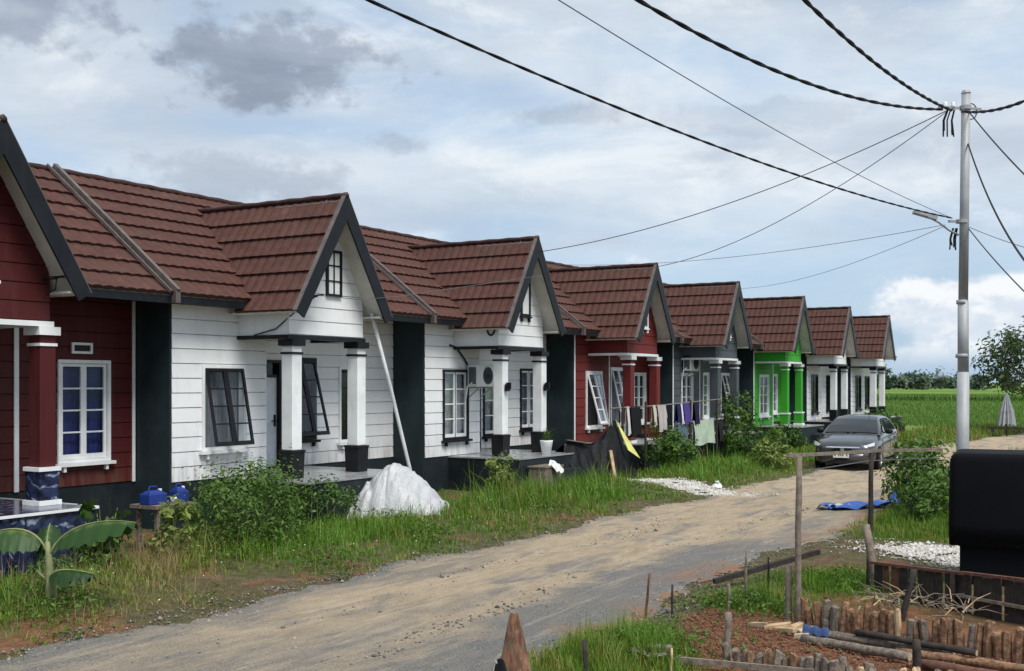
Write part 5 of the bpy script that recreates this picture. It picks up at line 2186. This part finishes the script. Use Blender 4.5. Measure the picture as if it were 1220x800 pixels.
def post(name, label, x, y, zt, r, mat, dx=0, dy=0, cat='post', group='thin stakes of the garden bed', n=8):
    z0 = gz(x, y)
    rr = random.Random(int(x * 100 + y * 10))
    m = MB()
    pts, rad = [], []
    for i in range(6):
        t = i / 5
        pts.append((x + dx * t + rr.uniform(-.006, .006), y + dy * t + rr.uniform(-.006, .006), z0 - .15 + (zt - z0 + .15) * t))
        rad.append(r * (1.1 - .15 * t) * rr.uniform(.92, 1.08))
    m.tube(pts, rad, n)
    return tag(m.build(name, mat, None, True), label, cat, group)


post('fence_post', 'stout weathered grey fence post carrying the left end of the rail', -3.42, 11.3, 1.36, .031, P_WOODG, .02, 0, group='posts of the rail fence')
post('fence_post', 'slimmer dark fence post behind the stout one, under the rail', -3.26, 13.59, 1.28, .028, P_WOODD, .03, .02, group='posts of the rail fence')
post('wooden_stake', 'crooked grey stake leaning on the slim fence post', -3.05, 13.35, .45, .05, P_WOODG, -.22, .1)
post('wooden_stake', 'short split stake standing right beside the stout fence post', -3.52, 11.35, .24, .035, P_WOODG, 0, 0)
post('steel_rod', 'rusty leaning rod at the lane edge', -4.83, 10.7, .15, .014, P_RUST, .06, 0)
post('steel_rod', 'thin dark rod right of the rusty leaning rod', -4.58, 10.84, .03, .013, P_WOODD, 0, 0)
post('steel_rod', 'tall thin rod crossing the lying beam, left of two', -4.12, 11.75, .30, .014, P_WOODG, .01, 0)
post('steel_rod', 'thin black rod crossing the lying beam, right of two', -3.95, 12.0, .22, .010, P_CABLE, 0, 0)
post('wooden_stake', 'short grey stake standing at the corner of the red soil bed', -3.49, 9.5, .09, .033, P_WOODG, 0, 0)
post('wooden_stake', 'short dark stake in the grass near the rusty folded sheet', -4.15, 8.05, .05, .022, P_WOODD, 0, 0)
post('wooden_stake', 'thin pale stake at the bottom of the grass tuft', -3.62, 8.55, -.05, .010, P_WOODL, 0, 0)
post('wooden_stake', 'low brown stake left of the thin rods', -4.2, 11.45, -.02, .018, P_WOODG, 0, 0)
post('wooden_stake', 'dark crooked stake leaning among the dry twigs', -2.55, 11.85, .22, .03, P_WOODD, .14, .05)
post('wooden_stake', 'short dark stake at the lower right by the planks', -1.95, 9.75, -.02, .035, P_WOODD, 0, 0)

m = MB()
m.bar((-3.50, 11.25, 1.37), (-3.24, 13.6, 1.30), .035, .035)
m.bar((-3.24, 13.58, 1.31), (-2.55, 14.2, 1.31), .035, .035)
tag(m.build('fence_rail', P_WOODG), 'thin wooden rail along the tops of the fence posts', 'rail')
m = MB()
m.tube([(-3.42, 11.3, 1.2), (-3.25, 13.6, 1.19), (-2.6, 14.2, 1.21)], .006, 5)
tag(m.build('fence_wire', P_CABLEG), 'thin wire strung just below the fence rail', 'wire')
m = MB()
m.bar((-4.80, 12.6, -.22), (-3.95, 13.95, .02), .05, .06)
tag(m.build('lying_beam', P_WOODD), 'dark slanting beam propped between the lane and fence post', 'beam')


def palisade(name, label, a, b, n, h0, h1, rad, mat):
    T = thing(name, label, 'edging', (*((Vector(a) + Vector(b)) / 2), gz((a[0] + b[0]) / 2, (a[1] + b[1]) / 2)), 'log edgings of the garden bed')
    rr = random.Random(n)
    for i in range(n):
        t = (i + .5) / n
        x = a[0] + (b[0] - a[0]) * t + rr.uniform(-.012, .012)
        y = a[1] + (b[1] - a[1]) * t + rr.uniform(-.012, .012)
        z0 = gz(x, y)
        h = rr.uniform(h0, h1)
        r = rad * rr.uniform(.8, 1.15)
        lx, ly = rr.uniform(-.03, .03), rr.uniform(-.03, .03)
        m = MB()
        k = 7
        pts = [(x, y, z0 - .12), (x + lx * .4, y + ly * .4, z0 + h * .5), (x + lx, y + ly, z0 + h), (x + lx, y + ly, z0 + h + .012)]
        m.tube(pts, [r, r * rr.uniform(.9, 1.08), r * rr.uniform(.85, 1.05), r * .55], k)
        cut = Vector((rr.uniform(-1, 1), rr.uniform(-1, 1), 0)) * .9
        m.v = [(vx + rr.uniform(-.006, .006), vy + rr.uniform(-.006, .006), vz + (((vx - x) * cut.x + (vy - y) * cut.y) * .55 + rr.uniform(-.012, .012) if vz > z0 + h * .8 else 0)) for vx, vy, vz in m.v]
        m.build('log', mat if rr.random() < .72 else (P_WOODL if rr.random() < .25 else (P_LOG if mat is P_ASH else P_ASH)), T, False)
    return T


palisade('log_edging', 'row of short reddish log stakes edging the bed below the plank fence', (-3.28, 10.95), (-1.0, 10.45), 29, .22, .32, .041, P_LOG)
palisade('log_edging', 'row of short grey brown log stakes along the bottom edge of the bed', (-3.40, 9.20), (-1.45, 9.0), 28, .13, .21, .039, P_ASH)
m = MB()
m.bar((-3.75, 8.95, -.24), (-2.6, 9.05, -.22), .03, .05)
tag(m.build('edging_board', P_WOODG), 'pale thin board lying along the foot of the lower log row', 'board')


def plank_fence():
    a, b = Vector((-3.12, 13.30)), Vector((-1.0, 12.15))
    T = thing('plank_fence', 'low dark plank fence with gaps in front of the black box', 'fence', (*((a + b) / 2), -.3))
    d = b - a
    n = 20
    L = d.length
    dn = d.normalized()
    nn = Vector((dn.y, -dn.x))
    rr = random.Random(5)
    def pt(t, o, z):
        q = a + d * t + nn * o
        return (q.x, q.y, z)
    for i in range(n):
        t0, t1 = (i + .04) / n, (i + .96 - (.20 if i % 3 == 1 else .03)) / n
        zt = .035 + .10 * i / n + rr.uniform(-.012, .012)
        m = MB()
        o = rr.uniform(-.006, .006)
        m.hexa([pt(t0, o, -.42), pt(t1, o, -.42), pt(t1, o + .018, -.42), pt(t0, o + .018, -.42), pt(t0, o, zt), pt(t1, o, zt), pt(t1, o + .018, zt), pt(t0, o + .018, zt)])
        m.build('plank', P_WOODD if rr.random() < .8 else P_RUST, T)
    for (t0, t1, z0, z1, w) in ((-.01, .52, .045, .10, .05), (.50, 1.01, .105, .16, .05), (.48, .93, -.14, -.10, .03)):
        m = MB()
        m.bar(pt(t0, .05, z0), pt(t1, .05, z1 if z0 > 0 else z0 + .0), .05, .03)
        m.build('rail', P_WOODG if z0 < 0 else P_RUST, T)
    for t in (.46, .92):
        m = MB()
        m.bar(pt(t, .06, -.45), pt(t, .06, .10), .05, .05)
        m.build('post', P_WOODD, T)


plank_fence()


def black_box():
    o = Vector((-2.47, 14.15, 0))
    FV = Vector((-.11, .994, 0))
    RV = Vector((.994, .11, 0))
    T = thing('covered_box', 'big black sheet covered box on a dark stand at the right edge', 'covered box', tuple(o + RV * .8 + FV * .5 + Vector((0, 0, -.3))))
    m = MB()
    Wd, Dp, zb, zt = 1.9, 1.1, .19, 1.275
    n = 28

    def rr(u):
        # rounded-rectangle outline
        r = .10
        pts = []
        for cx, cy, a0 in ((Wd - r, Dp - r, 0), (r, Dp - r, 90), (r, r, 180), (Wd - r, r, 270)):
            for k in range(6):
                a = R(a0 + k * 18)
                pts.append((cx + r * math.cos(a), cy + r * math.sin(a)))
        return pts
    out = rr(0)
    k = len(out)
    rings = []
    for j, (z, s) in enumerate(((zb, .0), (zb + .25, .008), (zb + .6, .0), (zt - .10, -.012), (zt - .04, -.03), (zt - .01, -.06), (zt, -.10))):
        ring_ = []
        for i, (x, y) in enumerate(out):
            dx, dy = x - Wd / 2, y - Dp / 2
            L = math.hypot(dx, dy)
            f = 1 + (s + (.008 * math.sin(i * 1.9) + .006 * math.sin(i * 4.3 + 1)) * (zt - z)) / L
            p = o + RV * (Wd / 2 + dx * f) + FV * (Dp / 2 + dy * f)
            ring_.append((p.x, p.y, z + (.012 * math.sin(i * 1.3) if j == 0 else 0)))
        rings.append(ring_)
    V = [p for r in rings for p in r]
    F = [(j * k + i, j * k + (i + 1) % k, (j + 1) * k + (i + 1) % k, (j + 1) * k + i) for j in range(len(rings) - 1) for i in range(k)]
    F.append(tuple((len(rings) - 1) * k + i for i in range(k)))
    F.append(tuple(range(k))[::-1])
    m.add(V, F)
    m.build('cover', C_COVER, T, True)
    m = MB()
    m.obox(o + RV * (Wd / 2 + .06) + FV * (Dp / 2 + .03) + Vector((0, 0, -.08)), RV * (Wd / 2 - .06), FV * (Dp / 2 - .06), Vector((0, 0, .28)))
    m.build('stand', C_COVER, T)


black_box()


def log_at(label, pts, r, mat, endm=P_LOGE):
    T = thing('log', label, 'log', tuple((Vector(pts[0]) + Vector(pts[-1])) / 2), 'logs lying on the bed')
    m = MB()
    rr = random.Random(len(label))
    P_ = [Vector(p) for p in pts]
    a, b = P_[0], P_[-1]
    q = [a + (b - a) * i / 8 + Vector((rr.uniform(-.01, .01), rr.uniform(-.01, .01), rr.uniform(-.004, .008))) for i in range(9)]
    m.tube(q, [r * rr.uniform(.88, 1.1) for _ in q], 9)
    m.build('bark', mat, T, True)
    for e, d in ((q[0], a - b), (q[-1], b - a)):
        d = d.normalized()
        m = MB()
        m.disc(e + d * .003, d, r * .86, 10)
        m.build('cut_end', endm, T)


zb = -.29
log_at('long grey log in front, its pale sawn end showing', [(-3.05, 10.28, zb + .05), (-2.05, 9.95, zb + .07)], .043, P_ASH)
log_at('grey log lying just behind the front log', [(-3.10, 10.50, zb + .06), (-1.75, 10.25, zb + .08)], .043, P_ASH)
log_at('thin dark log on top of the pile of logs', [(-2.6, 10.38, zb + .14), (-1.55, 10.12, zb + .13)], .030, P_WOODD)
log_at('dark brown log at the right end of the pile', [(-2.2, 10.2, zb + .05), (-1.05, 10.05, zb + .06)], .04, P_LOG)
log_at('short reddish log resting at the far right of the bed', [(-1.95, 9.85, zb + .05), (-1.1, 9.7, zb + .05)], .045, P_RUST)
for k, (x, y, l, w, a, mt, lab) in enumerate(((-3.45, 10.75, .13, .05, .4, P_WOODL, 'largest pale wood chip near the logs'), (-3.32, 10.62, .12, .05, -.5, P_WOODL, 'pale wood chip lying across the largest chip'),
                                        (-3.28, 10.85, .09, .045, 1.2, P_WOODL, 'short pale wood chip behind the others'), (-3.62, 10.72, .10, .02, -.35, P_LOGE, 'thin pale wood splinter left of the chips'),
                                        (-3.12, 10.45, .07, .025, .1, P_LOGE, 'tiny pale wood splinter in front of the logs'), (-3.15, 10.70, .09, .05, .8, P_LOGE, 'pale split wood piece against the log ends'))):
    m = MB()
    d = Vector((math.cos(a), math.sin(a), .15))
    s = Vector((-math.sin(a), math.cos(a), 0))
    m.hexa([Vector((x, y, zb + .03)) + d * p * l + s * q * w * (1 if p < 0 else .6) + Vector((0, 0, h)) for h in (-.02, .03) for p, q in ((-1, -1), (1, -1), (1, 1), (-1, 1))])
    tag(bevel(m.build('wood_chip', mt), .008), lab, 'wood chip', 'pale wood chips on the red soil')
m = MB()
m.grid(10, 8, lambda u, v: (-3.12 + .26 * u, 10.46 - .06 * u + .10 * v, zb + .06 + .07 * math.sin(v * 3.1) + .012 * math.sin(u * 17)))
tag(m.build('blue_rag', cloth_mat('faded_blue_rag', (.03, .07, .19), .7), None, True), 'small blue rag wrapped over the end of a log', 'rag')


def twigs():
    T = thing('twig_pile', 'heap of dry grey twigs behind the reddish log stakes', 'twigs', (-2.7, 12.3, -.3))
    rr = random.Random(3)
    for k in range(70):
        x, y = -3.1 + 1.25 * rr.random(), 12.0 + .55 * rr.random()
        a = rr.uniform(0, 6.28)
        l = rr.uniform(.15, .45)
        up = rr.uniform(-.1, .8)
        p = Vector((x, y, -.26 + .12 * rr.random()))
        d = Vector((math.cos(a), math.sin(a), up)).normalized()
        m = MB()
        m.tube([p, p + d * l * .5 + Vector((0, 0, .02)), p + d * l + Vector((rr.uniform(-.05, .05), 0, -.03))], [.007, .005, .002], 5)
        m.build('twig', P_WOODG if rr.random() < .7 else P_WOODL, T)


twigs()


def blue_tarp():
    m = MB()
    a, b = Vector((-5.95, 21.5, 0)), Vector((-4.75, 23.3, 0))
    d = b - a
    s = Vector((d.y, -d.x, 0)).normalized()

    def fn(u, v):
        q = a + d * u + s * ((v - .5) * .55 * (1 + .25 * math.sin(u * 9)))
        h = .03 + .06 * abs(math.sin(u * 11 + v * 4)) + .05 * abs(math.sin(v * 9 + u * 3)) + .62 * max(0, (u - .72) / .28) ** 1.4 * math.sin(v * 3.1)
        return (q.x, q.y, gz(q.x, q.y) + h)
    m.grid(46, 18, fn)
    tag(m.build('blue_tarpaulin', C_BLUET, None, True), 'crumpled blue tarpaulin lying at the edge of the lane', 'tarpaulin')
    m = MB()
    m.grid(20, 12, lambda u, v: (-6.15 + .62 * u + .1 * v, 21.35 + .35 * v + .35 * u, gz(-5.8, 21.5) + .04 + .10 * abs(math.sin(u * 9 + v * 5)) * math.sin(u * 3.1)))
    tag(m.build('white_sack', cloth_mat('white_sack_cloth', (.60, .63, .66), .5), None, True), 'crumpled white sack at the left end of the blue tarpaulin', 'sack')


blue_tarp()


def rusty_sheet():
    """folded rusty metal sheet standing like a pointed hood in the foreground"""
    x, y = -4.12, 6.9
    z0 = gz(x, y)
    T = thing('rusty_folded_sheet', 'rusty pointed folded metal sheet standing at the bottom of the picture', 'metal sheet', (x, y, z0))
    c = Vector((x, y, 0))
    top = .47
    m = MB()

    def fn(u, v):
        # u round the hood, v from tip to hem
        a = R(-150 + 300 * u)
        r = .025 + .155 * v ** .95
        bulge = 1 + .10 * math.sin(u * 9 + 1) * v
        z = top - (top - z0 + .02) * v * (1 - .06 * math.sin(u * 7))
        return c + RV * (math.sin(a) * r * bulge + .012 * v) - FV * (math.cos(a) * r * .7 * bulge) + Vector((0, 0, z))
    m.grid(22, 16, fn)
    o = m.build('hood', sheet_mat(), T, False)
    sm = o.modifiers.new('thickness', 'SOLIDIFY')
    sm.thickness = .006
    m = MB()
    m.tube([c + Vector((0, 0, z0 - .1)), c + Vector((0, 0, top - .01))], [.03, .022], 8)
    m.build('stake', P_WOODD, T)
    m = MB()
    e = c - FV * .13 - RV * .10
    m.grid(8, 8, lambda u, v: e + RV * (.15 * (u - .5) * (.3 + v)) - FV * (.03 * math.sin(u * 3)) + Vector((0, 0, .16 - .26 * v + .03 * math.sin(u * 3.1))))
    o = m.build('flap', P_BLACK, T)
    o.modifiers.new('thickness', 'SOLIDIFY').thickness = .008
    m = MB()
    m.tube([e + RV * -.09 + Vector((0, 0, -.10)), e + RV * -.03 - FV * .02 + Vector((0, 0, .17)), e + RV * .11 - FV * .03 + Vector((0, 0, -.10))], .007, 6)
    m.build('hem', P_TRIMGREY, T)


def sheet_mat():
    m, N = newmat('streaked_rust')
    pos = N.n('ShaderNodeNewGeometry').outputs['Position']
    n1 = N.noise(N.mapping(pos, scale=(1, 1, .25)), 22.0, 6, .65)
    n2 = N.noise(pos, 9.0, 5, .6)
    c = N.mix(N.smooth(n1, .35, .65), (.085, .030, .018), (.26, .13, .07))
    c = N.mix(N.math('MULTIPLY', N.smooth(n2, .5, .66), .7), c, (.24, .21, .15))
    c = N.mix(N.math('MULTIPLY', N.smooth(n2, .42, .30), .8), c, (.07, .10, .06))
    finish(N, c, .75, n1, .5, .01)
    return m


rusty_sheet()

# half buried brick and pale scrap in the grass tuft
m = MB()
m.obox((-3.95, 9.05, -.20), (.11, .03, 0), (-.02, .06, 0), (0, 0, .035))
tag(bevel(m.build('brick', P_ASH), .006), 'grey brick lying in the grass tuft at the bottom', 'brick')
m = MB()
m.grid(12, 5, lambda u, v: (-4.15 + .36 * u, 8.85 + .05 * v - .05 * u, -.20 + .012 * math.sin(u * 8) + .02 * v))
tag(m.build('pale_scrap', P_ASH, None, True), 'thin grey scrap of sheet bent around the brick', 'scrap')
m = MB()
m.lathe((-10.35, 6.55, gz(-10.35, 6.55) - .03), (0, 0, 1), [(0, 0), (.16, 0), (.19, .18), (.20, .20), (.17, .20), (.15, .10), (0, .09)], 16)
tag(m.build('black_pot', C_BLACKT, None, True), 'squashed black plastic pot in the grass at the left edge', 'pot')
m = MB()
m.lathe((-9.2, 24.35, gz(-9.2, 24.35)), (0, 0, 1), [(0, 0), (.10, 0), (.13, .06), (.09, .12), (.02, .15), (.035, .19), (0, .18)], 11)
m.v = [(a + RNG.uniform(-.025, .025), b + RNG.uniform(-.03, .03), c + RNG.uniform(-.01, .015)) for a, b, c in m.v]
tag(m.build('plastic_bag', cw, None, False), 'small knotted white plastic bag on the white gravel', 'bag')

# folded striped parasol under the tree
um = thing('folded_parasol', 'folded grey striped parasol standing under the field tree', 'parasol', (-7.2, 55.6, gz(-7.2, 55.6)))
m = MB()
z0 = gz(-7.2, 55.6)
n = 24
V = []
for (h, r) in ((2.0, .03), (1.75, .10), (1.2, .24), (.62, .34)):
    for j in range(n):
        a = 2 * math.pi * j / n
        q = r * (1 + .22 * (1 if j % 2 else -1))
        V.append((-7.2 + q * math.cos(a), 55.6 + q * math.sin(a), z0 + h - (.12 if (h < 1 and j % 2) else 0)))
m.add(V, [(i * n + j, i * n + (j + 1) % n, (i + 1) * n + (j + 1) % n, (i + 1) * n + j) for i in range(3) for j in range(n)])
m.build('canopy', cloth_mat('parasol_cloth', (.38, .40, .43), .7), um)
m = MB()
m.tube([(-7.2, 55.6, z0 - .1), (-7.2, 55.6, z0 + 2.2)], .03, 8)
m.build('pole', P_WOODD, um)
m = MB()
m.box(-7.9, -6.2, 55.2, 55.35, z0 + .38, z0 + .46)
m.box(-7.8, -7.7, 55.2, 55.35, z0 - .1, z0 + .38)
m.box(-6.4, -6.3, 55.2, 55.35, z0 - .1, z0 + .38)
tag(m.build('wooden_bench', P_WOODD), 'rough dark bench standing by the folded parasol', 'bench')
